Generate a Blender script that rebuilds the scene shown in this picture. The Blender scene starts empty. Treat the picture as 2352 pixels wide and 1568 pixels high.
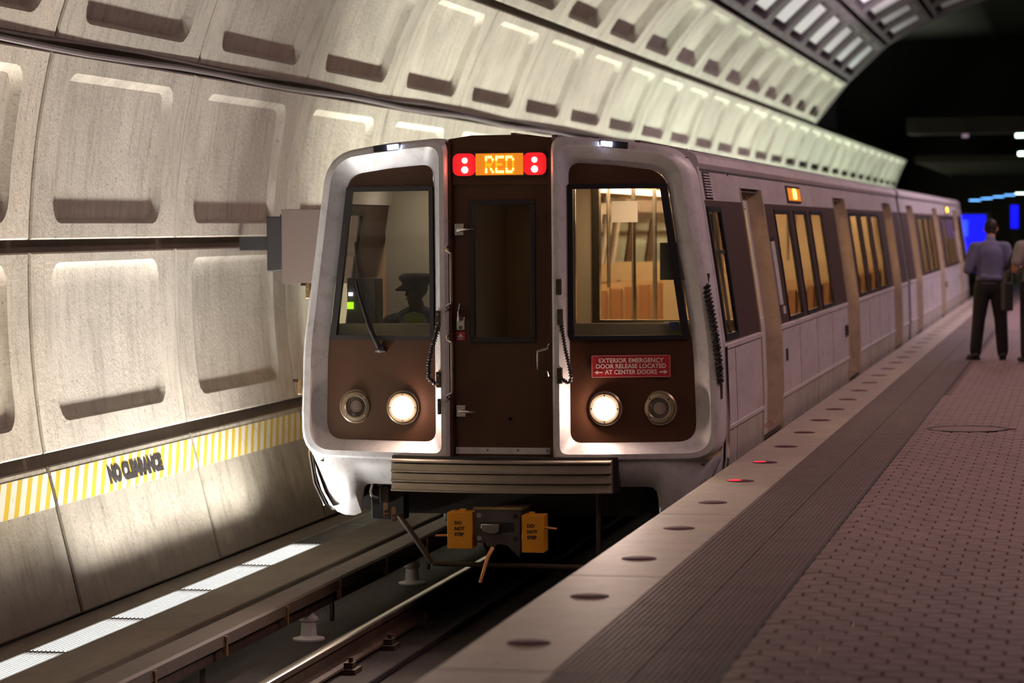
import bpy, bmesh, math, random
from mathutils import Matrix, Vector
random.seed(7)
PI = math.pi
SC = bpy.context.scene
COL = SC.collection

# ------------------------------------------------------------------ camera
yaw, pitch, roll = math.radians(12.0588), math.radians(2.4371), math.radians(-0.5)
fwd = Vector((-math.sin(yaw) * math.cos(pitch), math.cos(yaw) * math.cos(pitch), -math.sin(pitch)))
rgt = Vector((math.cos(yaw), math.sin(yaw), 0))
upv = rgt.cross(fwd)
r2 = math.cos(roll) * rgt + math.sin(roll) * upv
u2 = -math.sin(roll) * rgt + math.cos(roll) * upv
cd = bpy.data.cameras.new('camera')
cam = bpy.data.objects.new('camera', cd)
COL.objects.link(cam)
M = Matrix((( r2.x, u2.x, -fwd.x, 0), (r2.y, u2.y, -fwd.y, 0), (r2.z, u2.z, -fwd.z, 1.65), (0, 0, 0, 1)))
cam.matrix_world = M
cd.sensor_width = 36; cd.lens = 6100 / 2352 * 36
cd.clip_start = 0.1; cd.clip_end = 400
cd.dof.use_dof = True; cd.dof.focus_distance = 18.0; cd.dof.aperture_fstop = 2.2; cd.dof.aperture_blades = 9
SC.camera = cam

# ------------------------------------------------------------------ world, exposure
w = bpy.data.worlds.new('world'); SC.world = w; w.use_nodes = True
w.node_tree.nodes['Background'].inputs[0].default_value = (0.10, 0.075, 0.085, 1)
w.node_tree.nodes['Background'].inputs[1].default_value = 0.05
SC.view_settings.view_transform = 'Standard'
SC.view_settings.look = 'None'
SC.view_settings.gamma = 1.0
SC.view_settings.exposure = 0.0
SC.view_settings.use_curve_mapping = False
SC.cycles.max_bounces = 6
SC.cycles.diffuse_bounces = 3
SC.cycles.glossy_bounces = 3
SC.cycles.transparent_max_bounces = 16
SC.cycles.sample_clamp_indirect = 4.0
SC.cycles.use_denoising = True

def area(name, loc, size, sizey, power, color, direction, spread=180):
    l = bpy.data.lights.new(name, 'AREA'); l.shape = 'RECTANGLE'
    l.size = size; l.size_y = sizey; l.energy = power; l.color = color; l.spread = math.radians(spread)
    o = bpy.data.objects.new(name, l); COL.objects.link(o)
    d = Vector(direction).normalized()
    o.location = loc
    # local x across, local y along the platform, -z towards the target
    yv = Vector((0, 1, 0)); z = -d; x = yv.cross(z).normalized(); y = z.cross(x)
    o.rotation_euler = Matrix((x, y, z)).transposed().to_euler()
    return o

# reflector troughs at the foot of the vault (the visible fixtures are built below)
WARM = (1.0, 0.90, 0.74); GREEN = (0.86, 1.0, 0.82)
for i, (y0, y1, c, p) in enumerate([(4, 17.6, WARM, 0.35), (17.6, 21.6, (1.0, 0.96, 0.9), 0.62), (24.7, 40, (0.97, 1.0, 0.86), 0.85), (40, 60, GREEN, 0.92), (60, 80, GREEN, 0.92), (80, 103, GREEN, 0.75)]):
    near = y1 == 21.6
    area('track_trough_light', (-6.43, (y0 + y1) / 2, -0.965), 0.2, y1 - y0, (95 if near else 40) * (y1 - y0) * p, c, (0.16 if near else -0.25, 0, 1), 150 if near else 72)
# hanging platform luminaires: low pinkish light over platform and train side
area('platform_light', (1.0, 24, 4.6), 0.5, 26, 310, (1.0, 0.66, 0.66), (-0.55, 0, -1), 150)
area('platform_light_far', (1.2, 50, 4.6), 0.5, 22, 560, (0.95, 0.70, 0.82), (-0.6, 0, -1), 150)
# uplight on top of the platform kiosk, washing the crown of the vault
area('kiosk_uplight', (-0.6, 50, 3.4), 0.8, 16, 560, (1.0, 0.84, 0.96), (-0.55, 0, 1), 70)

# ------------------------------------------------------------------ helpers
def setp(o, label=None, cat=None, group=None, kind=None):
    if label: o['label'] = label
    if cat: o['category'] = cat
    if group: o['group'] = group
    if kind: o['kind'] = kind
    return o

def empty(name, loc=(0, 0, 0), rz=0, **k):
    o = bpy.data.objects.new(name, None); COL.objects.link(o)
    o.location = loc; o.rotation_euler = (0, 0, rz); o.empty_display_size = 0.2
    return setp(o, **k)

class MB:
    def __init__(s): s.v = []; s.f = []
    def add(s, vs, fs):
        b = len(s.v); s.v += [tuple(p) for p in vs]; s.f += [tuple(b + i for i in f) for f in fs]; return s
    def box(s, x0, x1, y0, y1, z0, z1):
        vs = [(x, y, z) for x in (x0, x1) for y in (y0, y1) for z in (z0, z1)]
        return s.add(vs, [(0, 1, 3, 2), (4, 6, 7, 5), (0, 4, 5, 1), (2, 3, 7, 6), (0, 2, 6, 4), (1, 5, 7, 3)])
    def obox(s, c, ax, ay, az, hx, hy, hz):
        c, ax, ay, az = Vector(c), Vector(ax), Vector(ay), Vector(az)
        vs = [c + ax * hx * i + ay * hy * j + az * hz * k for i in (-1, 1) for j in (-1, 1) for k in (-1, 1)]
        return s.add(vs, [(0, 1, 3, 2), (4, 6, 7, 5), (0, 4, 5, 1), (2, 3, 7, 6), (0, 2, 6, 4), (1, 5, 7, 3)])
    def prism(s, poly, y0, y1):            # poly in (x, z), extruded along y
        n = len(poly)
        vs = [(x, y0, z) for x, z in poly] + [(x, y1, z) for x, z in poly]
        fs = [(i, (i + 1) % n, n + (i + 1) % n, n + i) for i in range(n)] + [tuple(range(n))[::-1], tuple(range(n, 2 * n))]
        return s.add(vs, fs)
    def zprism(s, poly, z0, z1):           # poly in (x, y), extruded along z
        n = len(poly)
        vs = [(x, y, z0) for x, y in poly] + [(x, y, z1) for x, y in poly]
        fs = [(i, (i + 1) % n, n + (i + 1) % n, n + i) for i in range(n)] + [tuple(range(n))[::-1], tuple(range(n, 2 * n))]
        return s.add(vs, fs)
    def yprofile(s, prof, y0, y1, closed=True):    # open or closed profile in (x, z) swept along y
        n = len(prof)
        vs = [(x, y0, z) for x, z in prof] + [(x, y1, z) for x, z in prof]
        m = n if closed else n - 1
        fs = [(i, (i + 1) % n, n + (i + 1) % n, n + i) for i in range(m)]
        if closed: fs += [tuple(range(n))[::-1], tuple(range(n, 2 * n))]
        return s.add(vs, fs)
    def tube(s, path, r, seg=8, caps=True):
        path = [Vector(p) for p in path]; rs = r if isinstance(r, (list, tuple)) else [r] * len(path)
        rings = []; prev = None
        for i, p in enumerate(path):
            t = (path[min(i + 1, len(path) - 1)] - path[max(i - 1, 0)]).normalized()
            if prev is None:
                a = t.orthogonal().normalized()
            else:
                a = (prev - t * prev.dot(t))
                a = a.normalized() if a.length > 1e-6 else t.orthogonal().normalized()
            prev = a; b = t.cross(a)
            rings.append([p + (a * math.cos(2 * PI * k / seg) + b * math.sin(2 * PI * k / seg)) * rs[i] for k in range(seg)])
        vs = [q for rr in rings for q in rr]; fs = []
        for i in range(len(rings) - 1):
            for k in range(seg):
                k2 = (k + 1) % seg
                fs.append((i * seg + k, i * seg + k2, (i + 1) * seg + k2, (i + 1) * seg + k))
        if caps: fs += [tuple(range(seg))[::-1], tuple((len(rings) - 1) * seg + k for k in range(seg))]
        return s.add(vs, fs)
    def lathe(s, prof, c, axis='y', seg=24):     # prof: (radius, height) along axis
        vs = []; fs = []
        for (r, h) in prof:
            for k in range(seg):
                a = 2 * PI * k / seg; ca, sa = r * math.cos(a), r * math.sin(a)
                if axis == 'y': vs.append((c[0] + ca, c[1] + h, c[2] + sa))
                elif axis == 'z': vs.append((c[0] + ca, c[1] + sa, c[2] + h))
                else: vs.append((c[0] + h, c[1] + ca, c[2] + sa))
        n = len(prof)
        for i in range(n - 1):
            for k in range(seg):
                k2 = (k + 1) % seg
                fs.append((i * seg + k, i * seg + k2, (i + 1) * seg + k2, (i + 1) * seg + k))
        fs += [tuple(range(seg))[::-1], tuple((n - 1) * seg + k for k in range(seg))]
        return s.add(vs, fs)
    def loft(s, loops, closed=True):
        n = len(loops[0]); vs = [p for l in loops for p in l]; fs = []
        for i in range(len(loops) - 1):
            for k in range(n if closed else n - 1):
                k2 = (k + 1) % n
                fs.append((i * n + k, i * n + k2, (i + 1) * n + k2, (i + 1) * n + k))
        return s.add(vs, fs)
    def grid(s, rows):                     # rows: list of equally long point lists
        return s.loft(rows, closed=False)
    def mesh(s, name, m, smooth=35):
        me = bpy.data.meshes.new(name); me.from_pydata(s.v, [], s.f); me.validate()
        bm = bmesh.new(); bm.from_mesh(me)
        bmesh.ops.recalc_face_normals(bm, faces=bm.faces); bm.to_mesh(me); bm.free()
        if smooth:
            me.shade_smooth(); me.set_sharp_from_angle(angle=math.radians(smooth))
        me.materials.append(m)
        return me
    def build(s, name, m, parent=None, smooth=35, bevel=0, **k):
        me = s.mesh(name, m, smooth)
        return link(name, me, parent, bevel, **k)

def link(name, me, parent=None, bevel=0, loc=None, mat=None, **k):
    o = bpy.data.objects.new(name, me); COL.objects.link(o)
    if parent: o.parent = parent
    if loc is not None: o.location = loc
    if mat is not None: o.matrix_local = mat
    if bevel:
        b = o.modifiers.new('bevel', 'BEVEL'); b.width = bevel; b.segments = 2; b.limit_method = 'ANGLE'; b.angle_limit = math.radians(40)
    return setp(o, **k)

def children_of(o): return list(o.children)
def copy_tree(o, parent=None):
    c = o.copy(); COL.objects.link(c)
    if parent: c.parent = parent
    for ch in children_of(o): copy_tree(ch, c)
    return c

def text_mesh(body, size, m, extrude=0.001, align='LEFT', bold=0.0, spacing=1.0):
    cu = bpy.data.curves.new('lettering', 'FONT'); cu.body = body; cu.size = size; cu.extrude = extrude
    cu.align_x = align; cu.align_y = 'CENTER'; cu.offset = bold; cu.space_character = spacing; cu.resolution_u = 3
    o = bpy.data.objects.new('lettering_source', cu); COL.objects.link(o)
    dg = bpy.context.evaluated_depsgraph_get()
    me = bpy.data.meshes.new_from_object(o.evaluated_get(dg)); me.name = 'lettering'
    bpy.data.objects.remove(o); bpy.data.curves.remove(cu)
    me.materials.clear(); me.materials.append(m)
    return me

# ------------------------------------------------------------------ materials
def newmat(name):
    m = bpy.data.materials.new(name); m.use_nodes = True
    nt = m.node_tree; return m, nt, nt.nodes['Principled BSDF'], nt.links

def mix_rgb(nt, a, b, fac, mode='MIX'):
    n = nt.nodes.new('ShaderNodeMix'); n.data_type = 'RGBA'; n.blend_type = mode
    for inp, val in ((n.inputs[6], a), (n.inputs[7], b), (n.inputs[0], fac)):
        if isinstance(val, (int, float)): inp.default_value = val
        elif isinstance(val, tuple): inp.default_value = (*val, 1) if len(val) == 3 else val
        else: nt.links.new(val, inp)
    return n.outputs[2]

def ramp(nt, src, stops):
    n = nt.nodes.new('ShaderNodeValToRGB'); e = n.color_ramp.elements
    while len(e) < len(stops): e.new(0.5)
    for i, (p, c) in enumerate(stops):
        e[i].position = p; e[i].color = (c, c, c, 1) if isinstance(c, (int, float)) else (*c, 1)
    nt.links.new(src, n.inputs[0]); return n.outputs[0]

def coords(nt, scale=(1, 1, 1), rnd=True):
    tc = nt.nodes.new('ShaderNodeTexCoord'); mp = nt.nodes.new('ShaderNodeMapping')
    mp.inputs['Scale'].default_value = scale
    nt.links.new(tc.outputs['Object'], mp.inputs['Vector'])
    if rnd:
        oi = nt.nodes.new('ShaderNodeObjectInfo'); mu = nt.nodes.new('ShaderNodeMath'); mu.operation = 'MULTIPLY'
        nt.links.new(oi.outputs['Random'], mu.inputs[0]); mu.inputs[1].default_value = 60
        cb = nt.nodes.new('ShaderNodeCombineXYZ'); nt.links.new(mu.outputs[0], cb.inputs[0]); nt.links.new(mu.outputs[0], cb.inputs[1])
        nt.links.new(cb.outputs[0], mp.inputs['Location'])
    return mp.outputs['Vector']

def noise(nt, vec, scale, detail=4, rough=0.6):
    n = nt.nodes.new('ShaderNodeTexNoise'); n.inputs['Scale'].default_value = scale
    n.inputs['Detail'].default_value = detail; n.inputs['Roughness'].default_value = rough
    nt.links.new(vec, n.inputs['Vector']); return n.outputs['Fac']

def bump(nt, p, h, strength, dist=0.01):
    b = nt.nodes.new('ShaderNodeBump'); b.inputs['Strength'].default_value = strength; b.inputs['Distance'].default_value = dist
    nt.links.new(h, b.inputs['Height']); nt.links.new(b.outputs[0], p.inputs['Normal'])

def mat(name, col, rough=0.5, metal=0.0, var=0.0, scale=6.0, dirt=None, dirt_amt=0.0, stretch=(1, 1, 1), bmp=0.0, bscale=40, spec=0.5, tint=0.0):
    m, nt, p, L = newmat(name)
    p.inputs['Roughness'].default_value = rough; p.inputs['Metallic'].default_value = metal
    p.inputs['Specular IOR Level'].default_value = spec
    out = col
    if var or dirt or bmp:
        v = coords(nt, stretch)
        if var:
            d = tuple(c * (1 - var) for c in col)
            out = mix_rgb(nt, d, tuple(min(1, c * (1 + var * 0.5)) for c in col), ramp(nt, noise(nt, v, scale), [(0.3, 0.0), (0.7, 1.0)]))
        if dirt:
            out = mix_rgb(nt, out, dirt, ramp(nt, noise(nt, v, scale * 2.7, 6, 0.7), [(0.5, 0.0), (0.8, dirt_amt)]))
        if bmp: bump(nt, p, noise(nt, v, bscale, 3), bmp)
    if tint:
        oi = nt.nodes.new('ShaderNodeObjectInfo')
        r = ramp(nt, oi.outputs['Random'], [(0, 1 - tint), (1, 1.0)])
        out = mix_rgb(nt, out, r, 1.0, 'MULTIPLY')
    if isinstance(out, tuple): p.inputs['Base Color'].default_value = (*out, 1)
    else: L.new(out, p.inputs['Base Color'])
    return m

def emis(name, col, strength, base=None):
    m, nt, p, L = newmat(name)
    p.inputs['Base Color'].default_value = (*(base or col), 1)
    p.inputs['Emission Color'].default_value = (*col, 1); p.inputs['Emission Strength'].default_value = strength
    return m

def glass(name, tint=(1, 1, 1), refl=0.10, rough=0.02, ior=1.5):
    m, nt, p, L = newmat(name); nt.nodes.remove(p)
    tr = nt.nodes.new('ShaderNodeBsdfTransparent'); tr.inputs[0].default_value = (*tint, 1)
    gl = nt.nodes.new('ShaderNodeBsdfGlossy'); gl.inputs['Roughness'].default_value = rough; gl.inputs[0].default_value = (1, 1, 1, 1)
    fr = nt.nodes.new('ShaderNodeLayerWeight'); fr.inputs[0].default_value = 0.5
    pw = nt.nodes.new('ShaderNodeMath'); pw.operation = 'POWER'; pw.inputs[1].default_value = 5.0; L.new(fr.outputs['Facing'], pw.inputs[0])
    ad = nt.nodes.new('ShaderNodeMath'); ad.operation = 'MULTIPLY_ADD'; ad.inputs[1].default_value = ior - 1; ad.inputs[2].default_value = refl; ad.use_clamp = True
    L.new(pw.outputs[0], ad.inputs[0])
    mx = nt.nodes.new('ShaderNodeMixShader'); L.new(ad.outputs[0], mx.inputs[0]); L.new(tr.outputs[0], mx.inputs[1]); L.new(gl.outputs[0], mx.inputs[2])
    L.new(mx.outputs[0], nt.nodes['Material Output'].inputs[0])
    return m

def concrete(name, col, dark, streak=0.35, tint=0.12, pits=0.6):
    m, nt, p, L = newmat(name)
    p.inputs['Roughness'].default_value = 0.85
    v = coords(nt); vs = coords(nt, (2.2, 0.35, 1.0))
    big = ramp(nt, noise(nt, v, 1.3, 5, 0.6), [(0.3, 0.0), (0.72, 1.0)])
    c = mix_rgb(nt, tuple(x * 0.70 for x in col), col, big)
    st = ramp(nt, noise(nt, vs, 4.5, 6, 0.7), [(0.48, 0.0), (0.78, streak)])
    c = mix_rgb(nt, c, dark, st)
    sp = ramp(nt, noise(nt, v, 26, 4, 0.6), [(0.61, 0.0), (0.74, pits)])
    c = mix_rgb(nt, c, dark, sp)
    oi = nt.nodes.new('ShaderNodeObjectInfo'); r = ramp(nt, oi.outputs['Random'], [(0, 1 - tint), (1, 1.0)])
    c = mix_rgb(nt, c, r, 1.0, 'MULTIPLY')
    L.new(c, p.inputs['Base Color'])
    bump(nt, p, noise(nt, v, 22, 6, 0.7), 0.8, 0.014)
    return m

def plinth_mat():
    m = concrete('stained_shaded_plinth_concrete', (0.42, 0.38, 0.31), (0.12, 0.09, 0.06), 0.75, 0.2, 0.8)
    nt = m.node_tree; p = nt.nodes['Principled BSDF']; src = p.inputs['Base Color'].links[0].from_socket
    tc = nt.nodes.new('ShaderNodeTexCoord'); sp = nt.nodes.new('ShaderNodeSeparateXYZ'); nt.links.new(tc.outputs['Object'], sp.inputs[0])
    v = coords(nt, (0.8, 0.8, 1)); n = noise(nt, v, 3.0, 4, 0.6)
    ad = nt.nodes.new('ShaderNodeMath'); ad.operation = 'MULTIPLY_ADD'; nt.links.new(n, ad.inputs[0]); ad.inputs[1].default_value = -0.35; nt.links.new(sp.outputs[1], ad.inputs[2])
    r = ramp(nt, ad.outputs[0], [(0.0, 0.85), (0.10, 0.65), (0.34, 0.0)])      # dark foot: curb shade painted into the stained concrete
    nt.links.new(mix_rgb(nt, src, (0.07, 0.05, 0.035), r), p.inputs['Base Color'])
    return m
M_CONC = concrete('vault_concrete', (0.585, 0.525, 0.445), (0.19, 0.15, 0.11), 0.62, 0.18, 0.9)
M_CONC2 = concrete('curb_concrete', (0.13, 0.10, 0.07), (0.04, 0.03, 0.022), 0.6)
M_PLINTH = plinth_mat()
M_CROWN = concrete('dimmed_crown_concrete', (0.20, 0.165, 0.175), (0.08, 0.06, 0.05), 0.4)  # darker vault concrete: dimness of the crown frames put into its colour
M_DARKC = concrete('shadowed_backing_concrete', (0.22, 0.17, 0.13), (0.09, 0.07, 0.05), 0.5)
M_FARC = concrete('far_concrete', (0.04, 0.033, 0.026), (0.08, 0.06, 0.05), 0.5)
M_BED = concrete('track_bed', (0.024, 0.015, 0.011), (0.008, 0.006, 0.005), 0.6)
M_ACOU = mat('acoustic_board', (0.78, 0.74, 0.78), 0.9, var=0.06)
M_GRAN = mat('granite', (0.40, 0.345, 0.27), 0.62, var=0.16, scale=3, dirt=(0.20, 0.16, 0.13), dirt_amt=0.5, bmp=0.12, bscale=60, tint=0.06)
M_TACT = mat('tactile_rubber', (0.125, 0.086, 0.072), 0.62, var=0.22, scale=5, bmp=0.1, tint=0.10)
M_TILE = mat('quarry_tile', (0.225, 0.142, 0.130), 0.55, var=0.18, scale=6, dirt=(0.12, 0.08, 0.08), dirt_amt=0.3, tint=0.22)
M_TILE2 = mat('quarry_tile_field', (0.215, 0.137, 0.127), 0.55, var=0.3, scale=5)
M_GROUT = mat('grout', (0.035, 0.026, 0.024), 0.9)
M_MANH = mat('hatch_tile', (0.20, 0.13, 0.12), 0.6, var=0.15)
M_RAILTOP = mat('rail_steel', (0.55, 0.50, 0.46), 0.22, 1.0)
M_RUST = mat('rusty_steel', (0.075, 0.042, 0.028), 0.75, 0.3, var=0.4, scale=9)
M_COVER = mat('cover_board', (0.07, 0.043, 0.03), 0.7, var=0.2)
M_PORC = mat('porcelain', (0.62, 0.60, 0.60), 0.3)
M_BRASS = mat('bracket_brass', (0.50, 0.34, 0.16), 0.4, 0.8)
M_LOUV = mat('louver_metal', (0.28, 0.27, 0.27), 0.4, 0.8)
M_LAMPON = emis('trough_tube_lit', (0.97, 1.0, 0.96), 13.0)
M_LAMPOFF = mat('trough_tube_unlit', (0.16, 0.14, 0.13), 0.5)
M_HEADR = mat('header_soffit', (0.10, 0.08, 0.07), 0.7)
M_ALU = mat('painted_aluminium', (0.68, 0.66, 0.67), 0.42, 0.15, var=0.10, scale=4, dirt=(0.20, 0.16, 0.12), dirt_amt=0.5, bmp=0.03)
M_SIDE = mat('side_panel_metal', (0.60, 0.55, 0.56), 0.45, 0.15, var=0.12, scale=2, dirt=(0.24, 0.19, 0.15), dirt_amt=0.5, stretch=(1, 0.4, 2))
M_SIDEDIRT = mat('lower_skirt_metal', (0.48, 0.43, 0.38), 0.55, 0.1, var=0.2, scale=2, dirt=(0.17, 0.13, 0.09), dirt_amt=0.7)
M_BROWN = mat('brown_paint', (0.072, 0.029, 0.014), 0.42, 0.0, var=0.12, scale=3, spec=0.35)
M_BROWN2 = mat('brown_band_paint', (0.055, 0.026, 0.021), 0.5, 0.0)
M_ROOF = mat('roof_metal', (0.15, 0.115, 0.10), 0.6, 0.2, var=0.3)
M_STEEL = mat('stainless_steel', (0.62, 0.60, 0.58), 0.25, 1.0)
M_CHROME = mat('chrome', (0.8, 0.78, 0.76), 0.12, 1.0)
M_JAMB = mat('door_jamb_steel', (0.58, 0.47, 0.34), 0.4, 0.35, var=0.15, scale=3, dirt=(0.25, 0.16, 0.08), dirt_amt=0.7)
M_RUB = mat('black_rubber', (0.014, 0.012, 0.014), 0.5)
M_DARK = mat('dark_underframe', (0.02, 0.015, 0.012), 0.8)
M_UNDER = mat('underframe_equipment', (0.07, 0.045, 0.03), 0.65, 0.3, var=0.3)
M_GASK = mat('window_gasket', (0.012, 0.011, 0.016), 0.4)
M_GLASS = glass('windshield_glass', (0.92, 0.93, 0.88), 0.03)
M_SGLASS = glass('side_glass', (0.70, 0.66, 0.60), 0.02, 0.05, 1.28)
M_DGLASS = glass('dark_glass', (0.42, 0.39, 0.37), 0.05)
M_BUMP = mat('bumper_aluminium', (0.46, 0.40, 0.33), 0.38, 0.6, var=0.15, scale=4)
M_YEL = mat('safety_yellow', (0.80, 0.33, 0.015), 0.5, var=0.12)
M_INK = mat('black_ink', (0.02, 0.015, 0.015), 0.6)
M_COUP = mat('coupler_cast_steel', (0.10, 0.085, 0.085), 0.5, 0.5, var=0.3)
M_COPPER = mat('orange_hook', (0.75, 0.34, 0.12), 0.4, 0.3)
M_REDP = mat('red_plate', (0.42, 0.018, 0.03), 0.45)
M_CREAM = mat('cream_print', (0.72, 0.60, 0.52), 0.5)
M_HEAD = emis('headlight_lens', (1.0, 0.72, 0.58), 170.0)
M_MARK = emis('marker_lens', (0.62, 0.66, 1.0), 22.0)
M_MARKOFF = mat('marker_lens_unlit', (0.06, 0.05, 0.07), 0.3)
M_TAIL = emis('tail_lamp', (1.0, 0.10, 0.08), 22.0)
M_TAILC = emis('tail_lamp_core', (1.0, 0.55, 0.45), 14.0)
M_AMB = emis('amber_led', (1.0, 0.62, 0.06), 9.0)
M_AMBD = emis('amber_led_dim', (1.0, 0.36, 0.01), 1.3)
M_SIGNA = emis('sign_lens_amber', (1.0, 0.28, 0.01), 0.75, (0.3, 0.1, 0.02))
M_SIGNR = emis('sign_lens_red', (1.0, 0.01, 0.02), 0.75, (0.3, 0.02, 0.02))
M_ORING = mat('lamp_ring_brass', (0.42, 0.34, 0.24), 0.35, 0.7, var=0.2)
M_LENSOFF = mat('unlit_lens', (0.10, 0.08, 0.07), 0.15)
M_WALLIN = mat('interior_cream', (0.74, 0.60, 0.42), 0.55)
M_INLAMP = emis('saloon_light', (1.0, 0.76, 0.47), 17.0)
M_VEST_L = emis('vestibule_fill_light', (1.0, 0.66, 0.34), 10.0)
M_CAB_L = emis('cab_fill_light', (1.0, 0.88, 0.66), 7.0)
M_CABW = mat('cab_back_wall', (0.42, 0.38, 0.33), 0.6)
M_EYED = mat('eye_in_shade', (0.16, 0.13, 0.11), 0.4)
M_SEAT = mat('seat_orange', (0.46, 0.24, 0.12), 0.6)
M_SEATB = mat('seat_shell', (0.62, 0.46, 0.28), 0.5)
M_CARP = mat('interior_floor', (0.28, 0.15, 0.10), 0.8)
M_CABG = mat('cab_grey', (0.16, 0.145, 0.13), 0.6)
M_DASH = mat('cab_dash', (0.36, 0.33, 0.22), 0.6)
M_PAPER = mat('paper', (0.72, 0.72, 0.80), 0.8)
M_GREYC = mat('grey_card', (0.10, 0.105, 0.085), 0.7)
M_LCDG = emis('green_indicator', (0.45, 0.9, 0.02), 1.2)
M_LCDW = emis('white_indicator', (0.8, 0.85, 1.0), 2.0)
M_PIPE = mat('conduit', (0.17, 0.14, 0.15), 0.35, 0.5)
M_DBOX = mat('black_box', (0.018, 0.016, 0.016), 0.5)
M_BOARD = mat('brown_grey_board', (0.115, 0.082, 0.070), 0.6)
M_WHITEP = mat('white_paint', (0.74, 0.70, 0.66), 0.7, var=0.15, scale=10)
M_BLUE = emis('blue_screen', (0.003, 0.004, 1.0), 1.6, (0.01, 0.01, 0.1))
M_BLUE2 = emis('blue_screen_core', (0.02, 0.05, 1.0), 2.2, (0.01, 0.01, 0.1))
M_CYAN = emis('cyan_lamp', (0.15, 0.45, 1.0), 4.0)
M_WHL = emis('far_lamp', (0.75, 1.0, 0.78), 7.0)
M_PURPL = emis('far_lamp_dim', (0.55, 0.38, 0.55), 0.35)
M_EDGE_OFF = mat('edge_lens_dark', (0.085, 0.035, 0.045), 0.75, spec=0.12)
M_EDGE_ON = emis('edge_lens_lit', (1.0, 0.02, 0.05), 1.1)
M_SKIN = mat('skin', (0.42, 0.20, 0.12), 0.5)
M_SKIND = mat('dark_skin', (0.055, 0.030, 0.02), 0.5)
M_HAIR = mat('dark_hair', (0.018, 0.012, 0.010), 0.6)
M_SHIRT = mat('lavender_shirt', (0.17, 0.17, 0.30), 0.8, var=0.2, scale=12)
M_TROU = mat('charcoal_trousers', (0.012, 0.010, 0.011), 0.8)
M_SHOE = mat('black_leather', (0.012, 0.010, 0.010), 0.35)
M_GREYT = mat('grey_tee', (0.34, 0.30, 0.28), 0.8)
M_NAVY = mat('navy_uniform', (0.035, 0.03, 0.04), 0.8)
M_VEST = mat('lime_vest', (0.25, 0.33, 0.05), 0.7)
M_VESTR = mat('vest_reflective', (0.30, 0.26, 0.36), 0.4)

def stripe_mat():
    m, nt, p, L = newmat('clearance_stripes'); p.inputs['Roughness'].default_value = 0.75
    tc = nt.nodes.new('ShaderNodeTexCoord'); sp = nt.nodes.new('ShaderNodeSeparateXYZ'); L.new(tc.outputs['Object'], sp.inputs[0])
    k = nt.nodes.new('ShaderNodeMath'); k.operation = 'MULTIPLY_ADD'; L.new(sp.outputs[1], k.inputs[0]); k.inputs[1].default_value = -0.9; L.new(sp.outputs[0], k.inputs[2])
    d = nt.nodes.new('ShaderNodeMath'); d.operation = 'DIVIDE'; L.new(k.outputs[0], d.inputs[0]); d.inputs[1].default_value = 0.182
    f = nt.nodes.new('ShaderNodeMath'); f.operation = 'FRACT'; L.new(d.outputs[0], f.inputs[0])
    g = nt.nodes.new('ShaderNodeMath'); g.operation = 'GREATER_THAN'; L.new(f.outputs[0], g.inputs[0]); g.inputs[1].default_value = 0.55
    c = mix_rgb(nt, (0.66, 0.62, 0.55), (0.54, 0.38, 0.015), g.outputs[0])
    v = coords(nt); n = ramp(nt, noise(nt, v, 9, 5, 0.7), [(0.52, 0.0), (0.72, 0.45)])
    c = mix_rgb(nt, c, (0.36, 0.30, 0.20), n)
    L.new(c, p.inputs['Base Color']); return m
M_STRIPE = stripe_mat()

# ------------------------------------------------------------------ the vault
NODES = [(-6.80, -1.05), (-7.07, 0.06), (-7.16, 1.555), (-6.96, 2.95), (-6.44, 4.18), (-5.60, 5.21), (-4.64, 6.10),
         (-3.50, 6.72), (-2.22, 7.18), (-0.80, 7.35), (0.62, 7.18)]
PITCH = 3.06; Y0 = 17.41

def panel_frame(i):
    a, b = Vector((NODES[i][0], 0, NODES[i][1])), Vector((NODES[i + 1][0], 0, NODES[i + 1][1]))
    L = (b - a).length; d = (b - a) / L; n = Vector((d.z, 0, -d.x))
    return a, d, n, L
def panel_matrix(i, y):
    a, d, n, L = panel_frame(i)
    return Matrix(((0, d.x, n.x, a.x), (1, 0, 0, y), (0, d.z, n.z, a.z), (0, 0, 0, 1)))

def rr_loop(u0, u1, v0, v1, r, n, square=False):
    def arc(cx, cy, a0, corner, d1, d2):
        if square:
            c = Vector(corner)
            return [c - Vector(d1) * r, c - Vector(d1) * r / 2, c, c + Vector(d2) * r / 2, c + Vector(d2) * r]
        return [Vector((cx + r * math.cos(a0 + k * PI / 8), cy + r * math.sin(a0 + k * PI / 8))) for k in range(5)]
    pts = arc(u0 + r, v0 + r, PI, (u0, v0), (0, -1), (1, 0))
    pts += arc(u1 - r, v0 + r, -PI / 2, (u1, v0), (1, 0), (0, 1))
    for t in (0.25, 0.5, 0.75): pts.append(Vector((u1, v0 + r + (v1 - v0 - 2 * r) * t)))
    pts += arc(u1 - r, v1 - r, 0, (u1, v1), (0, 1), (-1, 0))
    pts += arc(u0 + r, v1 - r, PI / 2, (u0, v1), (-1, 0), (0, -1))
    for t in (0.75, 0.5, 0.25): pts.append(Vector((u0, v0 + r + (v1 - v0 - 2 * r) * t)))
    return [(p.x, p.y, n) for p in pts]
PAIRS = [(4, 5), (3, 6), (2, 7), (1, 8), (0, 9), (25, 10), (24, 11), (23, 12), (22, 13), (21, 14), (20, 15), (19, 16), (18, 17)]

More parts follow.
